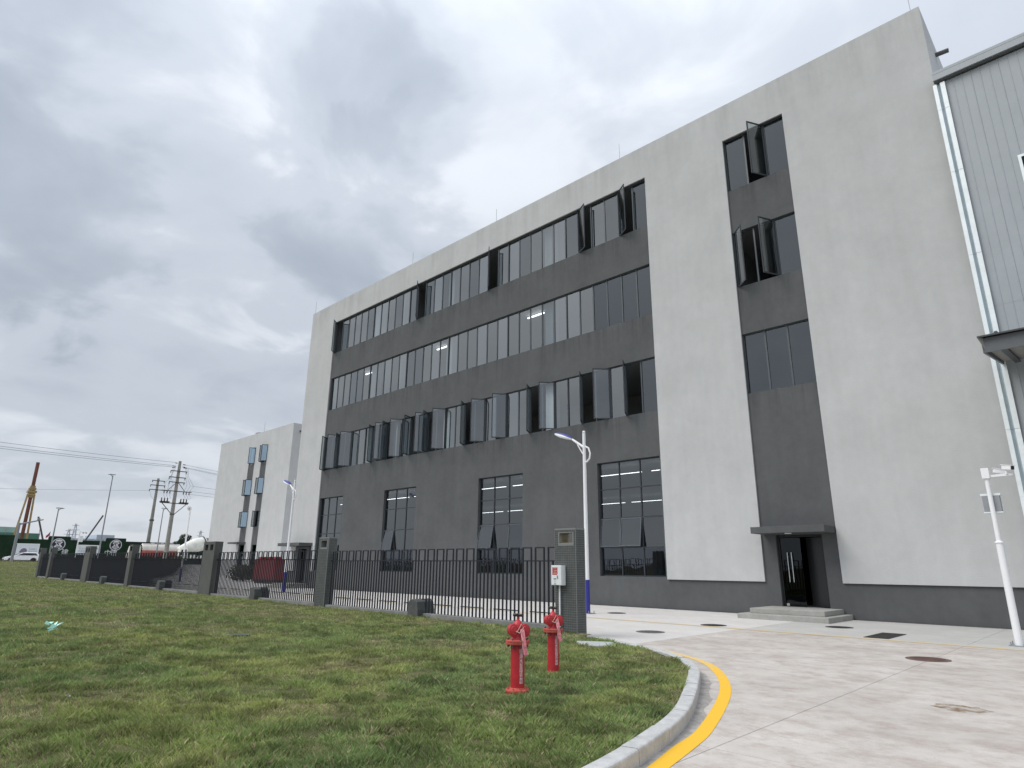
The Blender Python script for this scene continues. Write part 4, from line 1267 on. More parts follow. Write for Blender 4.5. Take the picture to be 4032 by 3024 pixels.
# ================================================================ fire pump adapters on the lawn
def adapter(label, loc, words_, flange, rz):
    t = thing('fire_adapter', label, 'hydrant', loc, 'red fire pump adapters on the lawn')
    t.rotation_euler = (0, 0, rz); t.scale = (.76, .76, 1)
    col = MB().lathe([(.108, -.12), (.108, .535)], (0, 0, 0), 28).build('column', M_red, t, smooth=True)
    if flange:
        fl = MB(); fl.lathe([(.108, .012), (.182, .012), (.186, .018), (.186, .036), (.182, .042), (.12, .046), (.112, .06)], (0, 0, 0), 32)
        fl.lathe([(.10, -.03), (.175, -.03), (.178, .0), (.17, .009)], (0, 0, 0), 32)
        f_ = fl.build('base_flange', M_redworn, t, smooth=True)
        for k in range(8):
            a = k * math.pi / 4 + .2
            MB().lathe([(.014, .043), (.014, .06)], (.153 * math.cos(a), .153 * math.sin(a), 0), 6).build('bolt', M_redworn, f_)
    fl = MB(); fl.lathe([(.108, .525), (.185, .53), (.188, .535), (.188, .550), (.18, .553), (.18, .556), (.188, .559), (.188, .574), (.18, .578), (.10, .582)], (0, 0, 0), 32)
    f_ = fl.build('top_flange', M_redworn, t, smooth=True)
    for k in range(8):
        a = k * math.pi / 4 + .1
        MB().lathe([(.013, .498), (.013, .529)], (.158 * math.cos(a), .158 * math.sin(a), 0), 6).build('bolt', M_rust, f_)
        MB().lathe([(.014, .579), (.014, .597)], (.158 * math.cos(a), .158 * math.sin(a), 0), 6).build('nut', M_rust, f_)
    # valve body with two capped hose outlets facing half right
    bd = MB().lathe([(.10, .583), (.085, .61), (.082, .66), (.09, .70), (.085, .745), (.055, .78), (.03, .80), (.022, .805)], (0, 0, 0), 24)
    bd.tube([(0, 0, .80), (0, 0, .845)], .017, 10)
    bd.build('valve_body', M_red, t, smooth=True)
    MB().tube([(-.085, 0, .855), (.085, 0, .855)], .019, 10).tube([(0, 0, .84), (0, 0, .872)], .026, 10).build('wheel_handle', M_blackmetal, t, smooth=True)
    for sx, nm in ((-.10, 'outlet'), (.115, 'outlet')):
        d = Vector((.80, -.60, 0)).normalized()
        c = Vector((-.05, -.07, .685)) if sx < 0 else Vector((.08, .06, .685))
        ob = MB()
        ob.tube([c - d * .105, c - d * .10, c + d * .03, c + d * .031, c + d * .075, c + d * .08], [.05, .064, .066, .075, .075, .06], 24)
        ob.tube([(0, 0, .68), c], .05, 12)
        ou = ob.build(nm, M_red, t, smooth=True)
        cp_ = MB().tube([c + d * .0805, c + d * .095, c + d * .098], [.055, .05, .02], 20)
        cp_.tube([c + d * .096, c + d * .115], .014, 8)
        cp_.build('cap', M_red, ou, smooth=True)
    # strip of red and white barrier tape hanging from the body, and a tie wire
    b = MB(); pts = [Vector((.115, -.045, .70)), Vector((.16, -.075, .60)), Vector((.19, -.085, .50)), Vector((.215, -.085, .42))]
    for p, q in zip(pts, pts[1:]):
        b.quad(p + Vector((-.024, -.022, 0)), p + Vector((.024, .018, .008)), q + Vector((.026, .020, .008)), q + Vector((-.022, -.02, 0)))
        b.quad(p + Vector((-.026, -.020, 0)), q + Vector((-.024, -.018, 0)), q + Vector((.024, .022, .008)), p + Vector((.022, .020, .008)))
    b.build('tape', M_tape, t)
    b = MB(); b.tube([(.04, -.10, .66), (.08, -.09, .70), (.11, -.06, .76), (.13, -.03, .72), (.10, -.09, .66), (.05, -.12, .68)], .005, 5)
    b.tube([(.14, -.10, .64), (.185, -.12, .58), (.17, -.12, .50)], .003, 5)
    b.build('tie_wire', M_wire, t)
    # lettering down the column, each sign bent round it
    me_all = None
    for k, ch in enumerate(words_):
        me = text_mesh(ch, .064, M_textwhite, .0008)
        a0 = R(-42)
        for v in me.vertices:
            x, y, zz = v.co
            a = a0 + x / .1085
            r_ = .1088 + zz
            v.co = (math.sin(a - a0 + R(66)) * r_, -math.cos(a - a0 + R(66)) * r_, .455 - k * .054 + y)
        link(me, 'lettering', t)
    return t


adapter('nearer red fire adapter with a bolted base flange on the lawn', (-5.56, 5.89, .135), '喷淋水泵接合器', True, R(8))
adapter('red fire adapter without base flange, closer to the mosaic pillar', (-6.23, 7.33, .135), '消防水泵接合器', False, R(8))

# ================================================================ white cabinet on the pillar
t = thing('call_cabinet', 'white wall cabinet with a red label hung on the mosaic pillar', 'cabinet', (-10.02, 12.09, 1.14))
bd = MB().box(-.155, .155, -.17, -.008, 0, .45).build('body', M_boxwhite, t, bevel=.006)
MB().box(-.148, .148, -.176, -.1705, .008, .442).build('door', M_boxwhite, t, bevel=.002)
lb = MB().prism([(-.112, -.1765, .405), (-.112, -.1765, .235), (.022, -.1765, .235), (.045, -.1765, .258), (.045, -.1765, .405)], (0, -.002, 0))
lb.f = [tuple(reversed(f_)) for f_ in lb.f]
lb = lb.build('red_label', M_boxred, t)
me = text_mesh('119', .06, M_textwhite, .0004); link(me, 'lettering', lb, (-.03, -.1792, .325), (R(90), 0, 0))
me = text_mesh('火警报警', .03, M_textwhite, .0004); link(me, 'lettering', lb, (-.034, -.1792, .268), (R(90), 0, 0))
me = text_mesh('消防设施', .026, M_textwhite, .0004); link(me, 'lettering', lb, (-.034, -.1792, .388), (R(90), 0, 0))
MB().box(-.075, .005, -.180, -.1765, .135, .155).build('slot', M_boxdark, t)
MB().box(-.07, .0, -.178, -.1765, .09, .102).box(-.065, -.005, -.178, -.1765, .01, .06).build('grey_label', M_boxgrey, t)
MB().box(.035, .055, -.192, -.1765, .15, .225).build('latch', M_steelgrey, t, bevel=.003)
MB().tube([(-.0, -.05, -.001), (-.0, -.05, -1.05)], .021, 10).build('conduit', M_white, t, smooth=True)

# ================================================================ covers in the concrete and in the turf
def round_cover(label, x, y, r, m):
    o = MB().lathe([(r, .0005), (r, .006), (r - .02, .008)], (0, 0, 0), 40)
    o = o.build('manhole_cover', m); o.location = (x, y, 0)
    rb = MB(); rb.lathe([(r - .05, .0085), (r - .06, .0115)], (0, 0, 0), 36)
    for k in range(-6, 7):
        wv = math.sqrt(max(0, (r - .08) ** 2 - (k * .05) ** 2)); rb.box(-wv, wv, k * .05 - .008, k * .05 + .008, .0116, .0145)
    rb.build('tread_ribs', m, o)
    return tag(o, label, 'manhole cover', 'iron covers in the concrete')


round_cover('grey round iron cover in the road just past the pillar', -9.29, 14.71, .36, M_iron)
round_cover('dark round iron cover on the faded line left of the steps', -9.15, 17.80, .36, M_irondark)
round_cover('dark thin looking cover close to the wall behind the lamp foot', -13.8, 19.72, .33, M_irondark)
round_cover('dark round cover just right of the entrance steps', -6.48, 19.98, .36, M_irondark)
o = round_cover('rusty brown cover on the slab joint in the open concrete', -3.15, 14.2, .36, M_rust)
gr = MB().box(-.27, -.255, -.80, .80, .0005, .012).box(.255, .27, -.80, .80, .0005, .012).box(-.254, .254, -.80, -.785, .0005, .012).box(-.254, .254, .785, .80, .0005, .012)
gr = gr.build('drain_grate', M_irondark); gr.location = (-4.9, 18.33, 0)
b = MB()
for k in range(26): b.box(-.2535, .2535, -.775 + .062 * k, -.747 + .062 * k, .0006, .010)
b.build('bars', M_irondark, gr); MB().quad((-.25, -.78, .0004), (.25, -.78, .0004), (.25, .78, .0004), (-.25, .78, .0004)).build('dark_pit', M_black, gr)
tag(gr, 'long black drain grate beside the faded yellow line', 'drain grate')
zl = float(z_lawn(-7.93, 10.68))
o = MB().box(-.30, .30, -.36, .36, -.1, .03).build('cover_slab', M_slabcover, bevel=.008); o.location = (-7.93, 10.68, zl); o.rotation_euler = (R(-2), R(2), R(-38)); tag(o, 'pale square concrete cover slab in the turf near the kerb', 'cover slab', 'cover slabs in the turf')
o = MB().box(-.28, .28, -.32, .32, -.1, .025).build('cover_slab', M_block, bevel=.01); o.location = (-13.95, 6.2, float(z_lawn(-13.95, 6.2))); o.rotation_euler = (R(1), R(-2), R(-40)); tag(o, 'grey cover slab half sunk in the middle of the lawn', 'cover slab', 'cover slabs in the turf')
# crumpled plastic bag and scraps
b = MB(); prev = None
for k in range(16):
    a = k * 2.4; r_ = .05 + .11 * random.random(); c = Vector((r_ * math.cos(a), r_ * math.sin(a), .03 + .10 * random.random()))
    d1, d2 = Vector((random.uniform(-.1, .1), random.uniform(-.1, .1), random.uniform(-.05, .07))), Vector((random.uniform(-.1, .1), random.uniform(-.1, .1), random.uniform(-.05, .07)))
    b.add([c, c + d1, c + d1 * .6 + d2, c + d2 * .7], [(0, 1, 2), (0, 2, 3)])
o = b.build('plastic_bag', M_bag); o.location = (-17.14, 3.58, float(z_lawn(-17.14, 3.58)) + .02); tag(o, 'torn mint green plastic bag lying on the lawn', 'plastic bag')
b = MB()
for k in range(5):
    c = Vector((random.uniform(-.05, .05), random.uniform(-.03, .03), .03 + .03 * random.random())); d1, d2 = Vector((.07, random.uniform(-.03, .03), random.uniform(-.02, .03))), Vector((random.uniform(-.03, .03), .06, random.uniform(-.02, .03)))
    b.add([c, c + d1, c + d1 + d2, c + d2], [(0, 1, 2, 3)])
o = b.build('paper_scrap', M_paper); o.location = (-8.8, 2.1, float(z_lawn(-8.8, 2.1)) + .02); o.scale = (.55, .55, .55); tag(o, 'crumpled white paper scrap at the left of the lawn', 'litter')
# brown puddle stain on the concrete is a thin dried patch of earth
b = MB()
ring = [(-1.87 + .30 * math.cos(q) * random.uniform(.75, 1.15), 9.56 + .22 * math.sin(q) * random.uniform(.75, 1.2), .0012) for q in np.linspace(0, 2 * math.pi, 24, endpoint=False)]
b.add(ring, [tuple(range(24))])
M_earth = worn_paint('dried_earth', (0.20, 0.135, 0.08), (0.43, 0.40, 0.37), 0.44, 6)
o = b.build('earth_stain', M_earth); o['kind'] = 'structure'

# ================================================================ red machine by the pale block
t = thing('hose_cabinet', 'dark red twin door cabinet standing in the yard behind the fence', 'cabinet', (-49.8, 26.0, 0), rz=0)
t.location = (-54.0, 26.2, 0.0)
MB().box(-1.95, 1.95, -.5, .5, .3, 1.98).build('body', M_redmach, t, bevel=.02)
for k in range(4): MB().box(-1.85 + .94 * k, -.97 + .94 * k, -.54, -.501, .4, 1.88).build('door', M_redmach, t, bevel=.01)
MB().box(-1.8, 1.8, -.4, .4, 0, .299).build('base', M_chassis, t)
for x in (-1.4, .2, 1.3): MB().box(x - .22, x + .22, -.3, .3, 1.981, 2.18).build('top_hood', M_redmach, t, bevel=.03)

# ================================================================ far scene across the road
XH = -135.0; HB = 1.40
hd = thing('site_hoarding', 'dark green artificial turf hoarding along the far road', 'hoarding', (XH, 30, HB))
segs = [(-45.0, 20.8, 5.75), (20.8, 25.3, 5.2), (25.3, 28.5, 5.78), (28.5, 34.0, 5.22), (34.0, 37.2, 5.78), (37.2, 46.3, 5.25), (46.3, 49.6, 5.85), (49.6, 90, 5.35)]
for y0, y1, zt in segs:
    n_ = max(1, round((y1 - y0) / 3.2)); w = (y1 - y0) / n_
    for k in range(n_):
        MB().box(-.05, .05, y0 + w * k - 30 + .012, y0 + w * (k + 1) - 30 - .012, 0, zt - HB).build('panel', M_hoard, hd)
    MB().box(-.09, .09, y0 - 30 + .013, y1 - 30 - .013, zt - HB + .001, zt - HB + .14).build('top_trim', M_hoardtrim, hd)
    for yy in (y0, y1): MB().box(-.12, -.051, yy - 30 - .06, yy - 30 + .06, 0, zt - HB - .01).build('post', M_hoardtrim, hd)


def emblem(label, y, z, r):
    t = thing('round_emblem', label, 'emblem', (XH + .08, y, z), 'round emblems on the hoarding')
    k = r
    def disc(rr, x, m, nm):
        ring = [(x, rr * math.cos(q), rr * math.sin(q)) for q in np.linspace(0, 2 * math.pi, 40, endpoint=False)]
        MB().prism(ring, (.015, 0, 0)).build(nm, m, t)
    disc(r, 0, M_logo_w, 'rim'); disc(r * .88, .016, M_logo_k, 'field')
    b = MB()
    # dark marks on the white disc: bars above and below, wedges at the sides, an angular figure in the middle
    def pl(pts, x=.048): b.prism([(x, -a * k, c * k) for a, c in pts][::-1], (.012, 0, 0))
    pl([(-.50, .66), (0, .82), (.50, .66), (.42, .52), (-.42, .52)], .032)
    pl([(-.62, .44), (.62, .44), (.26, .04), (.66, -.46), (-.66, -.46), (-.26, .04)], .032)
    pl([(-.52, -.58), (.52, -.58), (.0, -.80)], .032)
    b.build('mark', M_logo_w, t); b = MB()
    pl([(-.30, .34), (.34, .34), (.30, .22), (-.30, .22)]); pl([(.10, .23), (.32, .23), (.06, -.10), (-.14, -.10)]); pl([(-.36, -.24), (.36, -.24), (.30, -.36), (-.30, -.36)])
    b.build('inner_mark', M_logo_k, t)
    return t


emblem('round navy and white emblem above the small far pillars', 26.85, 4.55, 1.02)
emblem('round navy and white emblem left of the tanker cab', 35.65, 4.68, .98)
lt = thing('hoarding_lettering', 'pale blocky lettering on the hoarding under the emblem left of the tanker', 'lettering', (XH + .08, 35.7, 3.2))
for k, ch in enumerate('中建'):
    link(text_mesh(ch, 1.15, M_logo_w, .02), 'lettering', lt, (0, -1.15 + .95 * k, 0), (R(90), 0, R(90)))
lt2 = thing('hoarding_lettering', 'pale vertical strokes on the hoarding under the emblem by the far pillars', 'lettering', (XH + .08, 27.6, 3.2))
link(text_mesh('中', 1.1, M_logo_w, .02), 'lettering', lt2, (0, -1.2, 0), (R(90), 0, R(90))); link(text_mesh('建', 1.1, M_logo_w, .02), 'lettering', lt2, (0, .4, 0), (R(90), 0, R(90)))


def board(label, y0, y1, z0, z1, rows, pic=None):
    yc = (y0 + y1) / 2
    t = thing('notice_board', label, 'notice board', (XH + 1.0, yc, HB), 'white notice boards before the hoarding')
    w = (y1 - y0) / 2
    fc = MB().box(-.04, .04, -w, w, z0 - HB, z1 - HB).build('board', M_sign, t)
    MB().box(-.06, .06, -w - .05, w + .05, z1 - HB + .001, z1 - HB + .08).box(-.06, .06, w + .001, w + .06, z0 - HB, z1 - HB).build('board_frame', M_white, t)
    for yy in (-w * .7, w * .7): MB().box(-.12, -.041, yy - .05, yy + .05, 0, z1 - HB - .05).build('post', M_steelgrey, t)
    for s, size, dy, dz in rows: link(text_mesh(s, size, M_signgrey, .003), 'lettering', fc, (.043, dy, (z0 + z1) / 2 - HB + dz), (R(90), 0, R(90)))
    if pic:
        b = MB(); b.prism([(.041, a, (z0 + z1) / 2 - HB + c) for a, c in pic], (.006, 0, 0)); b.build('picture', M_signpurple, fc)
    return t


board('white notice board with two lines of grey characters beside the far wide pillar', 29.55, 33.0, 2.85, 4.48, [('安全生产人人有责', .37, 0.0, .25), ('质量第一预防为主', .37, -.1, -.2)])
board('white notice board with a dark picture behind the parked white car', 20.95, 24.0, 2.55, 4.46, [('文明施工', .30, .75, .12), ('绿色环保', .30, .75, -.25)], [(-1.1, -.35), (-.85, .12), (-.55, .30), (-.2, .22), (.0, -.12), (-.15, -.42), (-.6, -.65)])

# ---- white car
t = thing('parked_car', 'white estate car with dark side glass on the far road', 'car', (-125.0, 20.45, 1.50))
CW = .9
def car_section(pts, x0, x1, mb):
    mb.prism([(x1, y, z_) for y, z_ in pts], (x0 - x1, 0, 0))
low = [(-2.22, .30), (-2.28, .50), (-2.24, .68), (-2.05, .80), (-1.55, .92), (-.95, 1.00), (2.05, 1.03), (2.27, .98), (2.30, .72), (2.28, .42), (2.20, .30), (1.95, .28)]
for cx_, (a0, a1) in ((1.40, (0, 180)), (-1.42, (0, 180))):
    arch = [(cx_ + .39 * math.cos(R(q)), .33 + .39 * math.sin(R(q))) for q in np.linspace(0, 180, 9)]
    low += [(p[0], max(p[1], .28)) for p in arch]
b = MB(); car_section(low, -CW, CW, b)
body = b.build('body', M_whitecar, t, bevel=.05)
b = MB(); cab_lo = [(-.95, 1.0), (-.15, 1.42), (.35, 1.50), (1.45, 1.48), (1.95, 1.36), (2.18, 1.03)]
b.hexa([(-CW + .04, -.98, 1.01), (CW - .04, -.98, 1.01), (CW - .04, 2.16, 1.03), (-CW + .04, 2.16, 1.03)], [(-CW + .2, -.12, 1.44), (CW - .2, -.12, 1.44), (CW - .2, 1.85, 1.44), (-CW + .2, 1.85, 1.44)])
b.hexa([(-CW + .2, -.14, 1.441), (CW - .2, -.14, 1.441), (CW - .2, 1.9, 1.441), (-CW + .2, 1.9, 1.441)], [(-CW + .3, .25, 1.52), (CW - .3, .25, 1.52), (CW - .3, 1.6, 1.52), (-CW + .3, 1.6, 1.52)])
b.build('cabin', M_whitecar, t, bevel=.04)
for sx in (-1, 1):
    g_ = MB(); g_.prism([(sx * (CW - .045), -.72, 1.06), (sx * (CW - .19), -.02, 1.40), (sx * (CW - .19), 1.60, 1.40), (sx * (CW - .045), 1.86, 1.07)], (sx * .02, 0, 0)); g_.build('side_window', M_glassdark, t)
    MB().box(sx * CW - .06, sx * CW + .1, -.78, -.62, 1.0, 1.12).build('mirror', M_whitecar, t, bevel=.03)
    MB().box(sx * .62 - .15, sx * .62 + .15, -2.29, -2.2, .62, .72).build('headlight', M_glassdark, t)
    MB().box(sx * .7 - .16, sx * .7 + .16, 2.25, 2.32, .82, .95).build('tail_light', M_tankred, t)
    MB().box(sx * CW - .01, sx * CW + .012, -1.0, 1.0, .26, .34).build('sill_trim', M_carblack, t)
    for yy in (-1.42, 1.40):
        wv = MB().lathe([(.20, -.11), (.315, -.11), (.33, -.08), (.33, .08), (.315, .11), (.20, .11)], (sx * (CW - .12), yy, .33), 24, 'X').build('tyre', M_tyre, t, smooth=True)
        MB().lathe([(.20, -.09), (.205, .0), (.20, .09), (.06, .105), (.05, .11)] if sx > 0 else [(.05, -.11), (.06, -.105), (.20, -.09), (.205, 0), (.20, .09)], (sx * (CW - .12), yy, .33), 20, 'X').build('rim', M_rim, wv, smooth=True)
MB().box(-.8, .8, -2.30, -2.21, .34, .50).build('grille', M_carblack, t)
MB().hexa([(-.74, -.90, 1.04), (.74, -.90, 1.04), (.74, -.88, 1.06), (-.74, -.88, 1.06)], [(-.62, -.20, 1.41), (.62, -.20, 1.41), (.62, -.16, 1.43), (-.62, -.16, 1.43)]).build('windscreen', M_glassdark, t)

# ---- tanker lorry
ZR = 1.41
def lorry_wheels(t, ys_, r=.5):
    for yy in ys_:
        for sx in (-1, 1):
            wv = MB().lathe([(.26, -.16), (r - .03, -.16), (r, -.12), (r, .12), (r - .03, .16), (.26, .16)], (sx * 1.05, yy, r), 22, 'X').build('tyre', M_tyre, t, smooth=True)
            MB().lathe([(.26, -.1), (.26, .1), (.08, .15), (.07, .17)] if sx > 0 else [(.07, -.17), (.08, -.15), (.26, -.1), (.26, .1)], (sx * 1.05, yy, r), 16, 'X').build('rim', M_rim, wv)


t = thing('tanker_lorry', 'dusty red and white tanker lorry parked behind the fence', 'lorry', (-128, 40, ZR))
MB().box(-.45, .45, -3.8, 4.6, .75, 1.0).build('chassis', M_chassis, t)
cabm = MB().prism([(1.2, -3.95, .6), (1.2, -4.0, 1.5), (1.2, -3.75, 3.05), (1.2, -2.65, 3.2), (1.2, -2.45, 2.9), (1.2, -2.45, .6)], (-2.4, 0, 0)).build('cab', M_tankwhite, t, bevel=.06)
MB().prism([(1.215, -3.70, 1.75), (1.215, -3.5, 2.7), (1.215, -2.75, 2.75), (1.215, -2.75, 1.75)], (.012, 0, 0)).build('side_window', M_glassdark, cabm)
MB().prism([(1.215, -3.6, .9), (1.215, -3.6, 1.7), (1.215, -2.55, 1.7), (1.215, -2.55, .9)], (.012, 0, 0)).build('door', M_tankred, cabm)
MB().box(1.2, 1.4, -4.0, -3.85, 1.9, 2.5).build('mirror', M_white, cabm)
tk = MB()
def tank_half(lo, hi, y0, y1, mb, R_=1.12, zc_=2.35):
    qs = np.linspace(R(lo), R(hi), 13)
    for yA, yB, ra, rb in ((y0, y0 + .18, .9, 1.0), (y0 + .18, y1 - .18, 1.0, 1.0), (y1 - .18, y1, 1.0, .9)):
        for q0, q1 in zip(qs, qs[1:]):
            mb.quad((R_ * ra * math.cos(q0), yA, zc_ + R_ * ra * math.sin(q0)), (R_ * rb * math.cos(q0), yB, zc_ + R_ * rb * math.sin(q0)), (R_ * rb * math.cos(q1), yB, zc_ + R_ * rb * math.sin(q1)), (R_ * ra * math.cos(q1), yA, zc_ + R_ * ra * math.sin(q1)))
    return mb
tank_half(0, 180, -2.2, 4.4, tk); tk.prism([(1.0 * math.cos(q), 4.4, 2.35 + 1.0 * math.sin(q)) for q in np.linspace(0, math.pi, 13)], (0, -.01, 0)); tk.build('tank_top', M_tankwhite, t, smooth=True)
tk = tank_half(180, 360, -2.2, 4.4, MB()); tk.prism([(1.0 * math.cos(q), 4.4, 2.349 + 1.0 * math.sin(q)) for q in np.linspace(math.pi, 2 * math.pi, 13)], (0, -.01, 0)); tk.build('tank_belly', M_tankred, t, smooth=True)
MB().box(-.35, .35, -2.0, 4.2, 3.46, 3.55).build('walkway', M_white, t)
for yy in (-.3, 1.3, 2.9): MB().lathe([(.28, 3.56), (.28, 3.68), (.1, 3.72)], (0, yy, 0), 14).build('hatch', M_steelgrey, t)
lorry_wheels(t, (-3.2, 1.9, 3.2))
# ---- concrete mixer
t = thing('concrete_mixer', 'white concrete mixer lorry with big drum and muddy chute', 'lorry', (-127, 46.6, ZR))
MB().box(-.45, .45, -3.2, 4.6, .75, 1.05).build('chassis', M_chassis, t)
cabm = MB().prism([(1.2, -3.0, .7), (1.2, -3.05, 1.55), (1.2, -2.85, 2.85), (1.2, -1.5, 2.95), (1.2, -1.4, .7)], (-2.4, 0, 0)).build('cab', M_mixwhite, t, bevel=.06)
MB().prism([(1.215, -2.75, 1.6), (1.215, -2.6, 2.55), (1.215, -1.75, 2.6), (1.215, -1.75, 1.6)], (.012, 0, 0)).build('side_window', M_glassdark, cabm)
drum = MB(); ax = Vector((0, .965, .26)).normalized(); c0 = Vector((0, -3.0, 2.6))
prof = [(0, .25), (.3, .45), (1.8, .95), (3.1, 1.28), (4.6, 1.22), (5.1, 1.0)]
drum.tube([c0 + ax * a for a, _ in prof], [r for _, r in prof], 26).build('drum', M_mixwhite, t, smooth=True)
MB().tube([c0 + ax * 4.62, c0 + ax * 4.8], 1.30, 26).build('drum_ring', M_chassis, t, smooth=True)
b = MB(); b.tube([c0 + ax * 5.1, c0 + ax * 6.3], [1.0, .55], 18); b.bar((-.6, 2.6, 1.0), (-.6, 3.6, 3.9), .14).bar((.6, 2.6, 1.0), (.6, 3.6, 3.9), .14).bar((-.6, 3.9, 1.0), (-.6, 3.2, 3.6), .1).bar((.6, 3.9, 1.0), (.6, 3.2, 3.6), .1)
b.prism([(.55, 3.2, 3.7), (.55, 4.2, 4.3), (.55, 4.3, 3.7), (.55, 3.6, 3.2)], (-1.1, 0, 0)); b.bar((0, 3.7, 3.3), (.3, 4.8, 1.7), .4, .2); b.build('chute_frame', M_mud, t)
MB().box(-1.2, 1.2, -1.2, 2.4, 1.051, 1.25).box(.8, 1.15, -1.2, .2, 1.26, 1.7).box(.75, 1.15, .5, 1.3, 1.26, 1.6).build('deck', M_mixwhite, t)
lorry_wheels(t, (-2.3, 1.6, 2.9))

# ---- utility poles and their wires
def pole(label, loc, h, r0, r1):
    t = thing('utility_pole', label, 'utility pole', loc, 'concrete utility poles by the far road')
    MB().tube([(0, 0, -.5), (0, 0, h * .5), (0, 0, h)], [r0, (r0 + r1) / 2, r1], 14).build('shaft', M_poleconc, t, smooth=True)
    return t


zA = 1.38
t = pole('nearer utility pole with five crossarms and hanging cables', (-115, 37.85, zA), 16.9, .38, .22)
zz = lambda z_: z_ - zA
def ins(par, y, z_, hgt=.32, r=.09):
    MB().lathe([(r * .5, 0), (r, hgt * .2), (r * .5, hgt * .35), (r, hgt * .5), (r * .5, hgt * .65), (r * .9, hgt * .8), (r * .3, hgt)], (.1, y, z_), 10).build('insulator', M_insul, par)
for z_, a, c in ((16.55, -1.35, 1.3), (15.5, -1.45, 1.25), (14.68, -1.35, 1.2), (13.2, -2.3, 2.45), (11.2, -2.25, 2.15)):
    arm = MB().bar((.28, a, zz(z_)), (.28, c, zz(z_)), .12, .14).build('crossarm', M_polesteel, t)
    if z_ > 14: 
        for y in (a + .1, c - .1): ins(arm, y, zz(z_) - .36)
    elif z_ > 12:
        for y in (a + .5, a + .95, a + 1.4, c - .3, c - .75, c - 1.2): ins(arm, y, zz(z_) - .45, .45, .11)
    else:
        for y in (a + .25, a + .7, a + 1.15, c - .25, c - .7, c - 1.15): ins(arm, y, zz(z_) + .25, .6, .13)
        for y in (a + .7, c - .7): MB().box(.0, .6, y - .7, y + .7, zz(z_) + .08, zz(z_) + .24).build('switch_tray', M_insul, arm)
b = MB()
for s in (-1, 1):
    b.bar((.26, s * .2, zz(9.4)), (.26, s * 1.9, zz(11.15)), .1).bar((.26, s * .2, zz(14.6)), (.26, s * 1.3, zz(13.3)), .08)
b.build('strut', M_polesteel, t)
b = MB().lathe([(.34, zz(9.3)), (.37, zz(9.32)), (.37, zz(9.5)), (.34, zz(9.52))], (0, 0, 0), 14).build('collar', M_polesteel, t)
b = MB()
for i, y in enumerate((-1.8, -1.35, -.9)):
    b.tube([(.3, y, zz(12.75)), (.5, y - .1, zz(12.3)), (.35, y + .25, zz(11.95)), (.3, y, zz(11.9))], .022, 5)
    b.tube([(.3, y, zz(13.3)), (.6, y - .25 + .2 * i, zz(14.3)), (.5, -1.1 - .1 * i, zz(15.6)), (.4, -1.1 + .2 * i, zz(16.9))], .022, 5)
for i, y in enumerate((2.1, 1.65, 1.2)):
    b.tube([(.3, y, zz(12.75)), (.6, y + .3, zz(12.2)), (.35, y - .1, zz(11.9))], .022, 5)
    b.tube([(.3, y, zz(13.3)), (.6, y + .45 - .1 * i, zz(14.2)), (.5, 1.5 - .2 * i, zz(15.8)), (.4, 1.3 - .2 * i, zz(17.2))], .022, 5)
b.build('jumper_cable', M_cable, t)
for y, z_ in ((-.75, 17.9), (-1.1, 17.35), (-1.15, 17.1), (.9, 17.75), (.9, 17.35), (1.2, 17.2)):
    MB().tube([(.1, y * .55, zz(z_)), (.1, y, zz(z_))], .07, 8).build('strain_insulator', M_insul, t)
t = pole('farther utility pole with three slanting crossarms behind the hoarding', (-140, 42.5, 1.4), 16.6, .40, .22)
for z_, a, c in ((17.5, -1.15, 1.25), (16.6, -1.35, 1.4), (15.7, -1.45, 2.1)):
    arm = MB().bar((.28, a, z_ - 1.4), (.28, c, z_ - 1.4), .12, .15).build('crossarm', M_polesteel, t)
    for y in (a + .1, c - .1): ins(arm, y, z_ - 1.75)
MB().lathe([(.36, 8.2), (.42, 8.22), (.42, 8.5), (.36, 8.52)], (0, 0, 0), 14).build('collar', M_polesteel, t)
MB().tube([(.3, -1.4, 14.2), (.3, -.9, 12.9), (.25, -.2, 12.2)], .02, 5).build('jumper_cable', M_cable, t)

WG = 'overhead wires of the nearer utility pole'
def wire(label, a, b_, sag, r=.028):
    P = []
    for u in np.linspace(0, 1, 28): P.append((a[0] + (b_[0] - a[0]) * u, a[1] + (b_[1] - a[1]) * u, a[2] + (b_[2] - a[2]) * u - 4 * sag * u * (1 - u)))
    o = MB().tube(P, r, 5).build('overhead_wire', M_cable)
    return tag(o, label, 'wire', WG)


LW = ['uppermost of the three overhead wires crossing the sky to the left', 'middle of the three overhead wires crossing the sky to the left', 'lowest of the three close overhead wires crossing the sky to the left']
RW = ['uppermost wire from the utility pole top towards the pale block', 'second wire from the utility pole top towards the pale block', 'third wire from the utility pole top towards the pale block',
      'wire from the long crossarm towards the pale block', 'wire just under the long crossarm towards the pale block', 'lowest wire from the utility pole towards the pale block']
for i, ((ya, za_), (yb, zb_), s) in enumerate((((-30, 20.5), (37.1, 18.0), .9), ((-30, 19.9), (36.85, 17.45), .9), ((-30, 19.5), (36.75, 17.2), .9))):
    wire(LW[i], (-115, ya, za_), (-115, yb, zb_), s)
for i, ((ya, za_), (yb, zb_), s) in enumerate((((38.8, 17.75), (75, 15.2), .25), ((38.8, 17.35), (75, 14.5), .25), ((39.05, 17.2), (75, 14.2), .25), ((40.2, 14.3), (75, 13.6), .25), ((40.0, 13.4), (75, 12.9), .25), ((40.1, 12.9), (75, 12.1), .2))):
    wire(RW[i], (-115, ya, za_), (-115, yb, zb_), s, .022)
wire('thin single wire low over the hoarding', (-150, -30, 12.5), (-140, 41.3, 15.5), .6, .02)


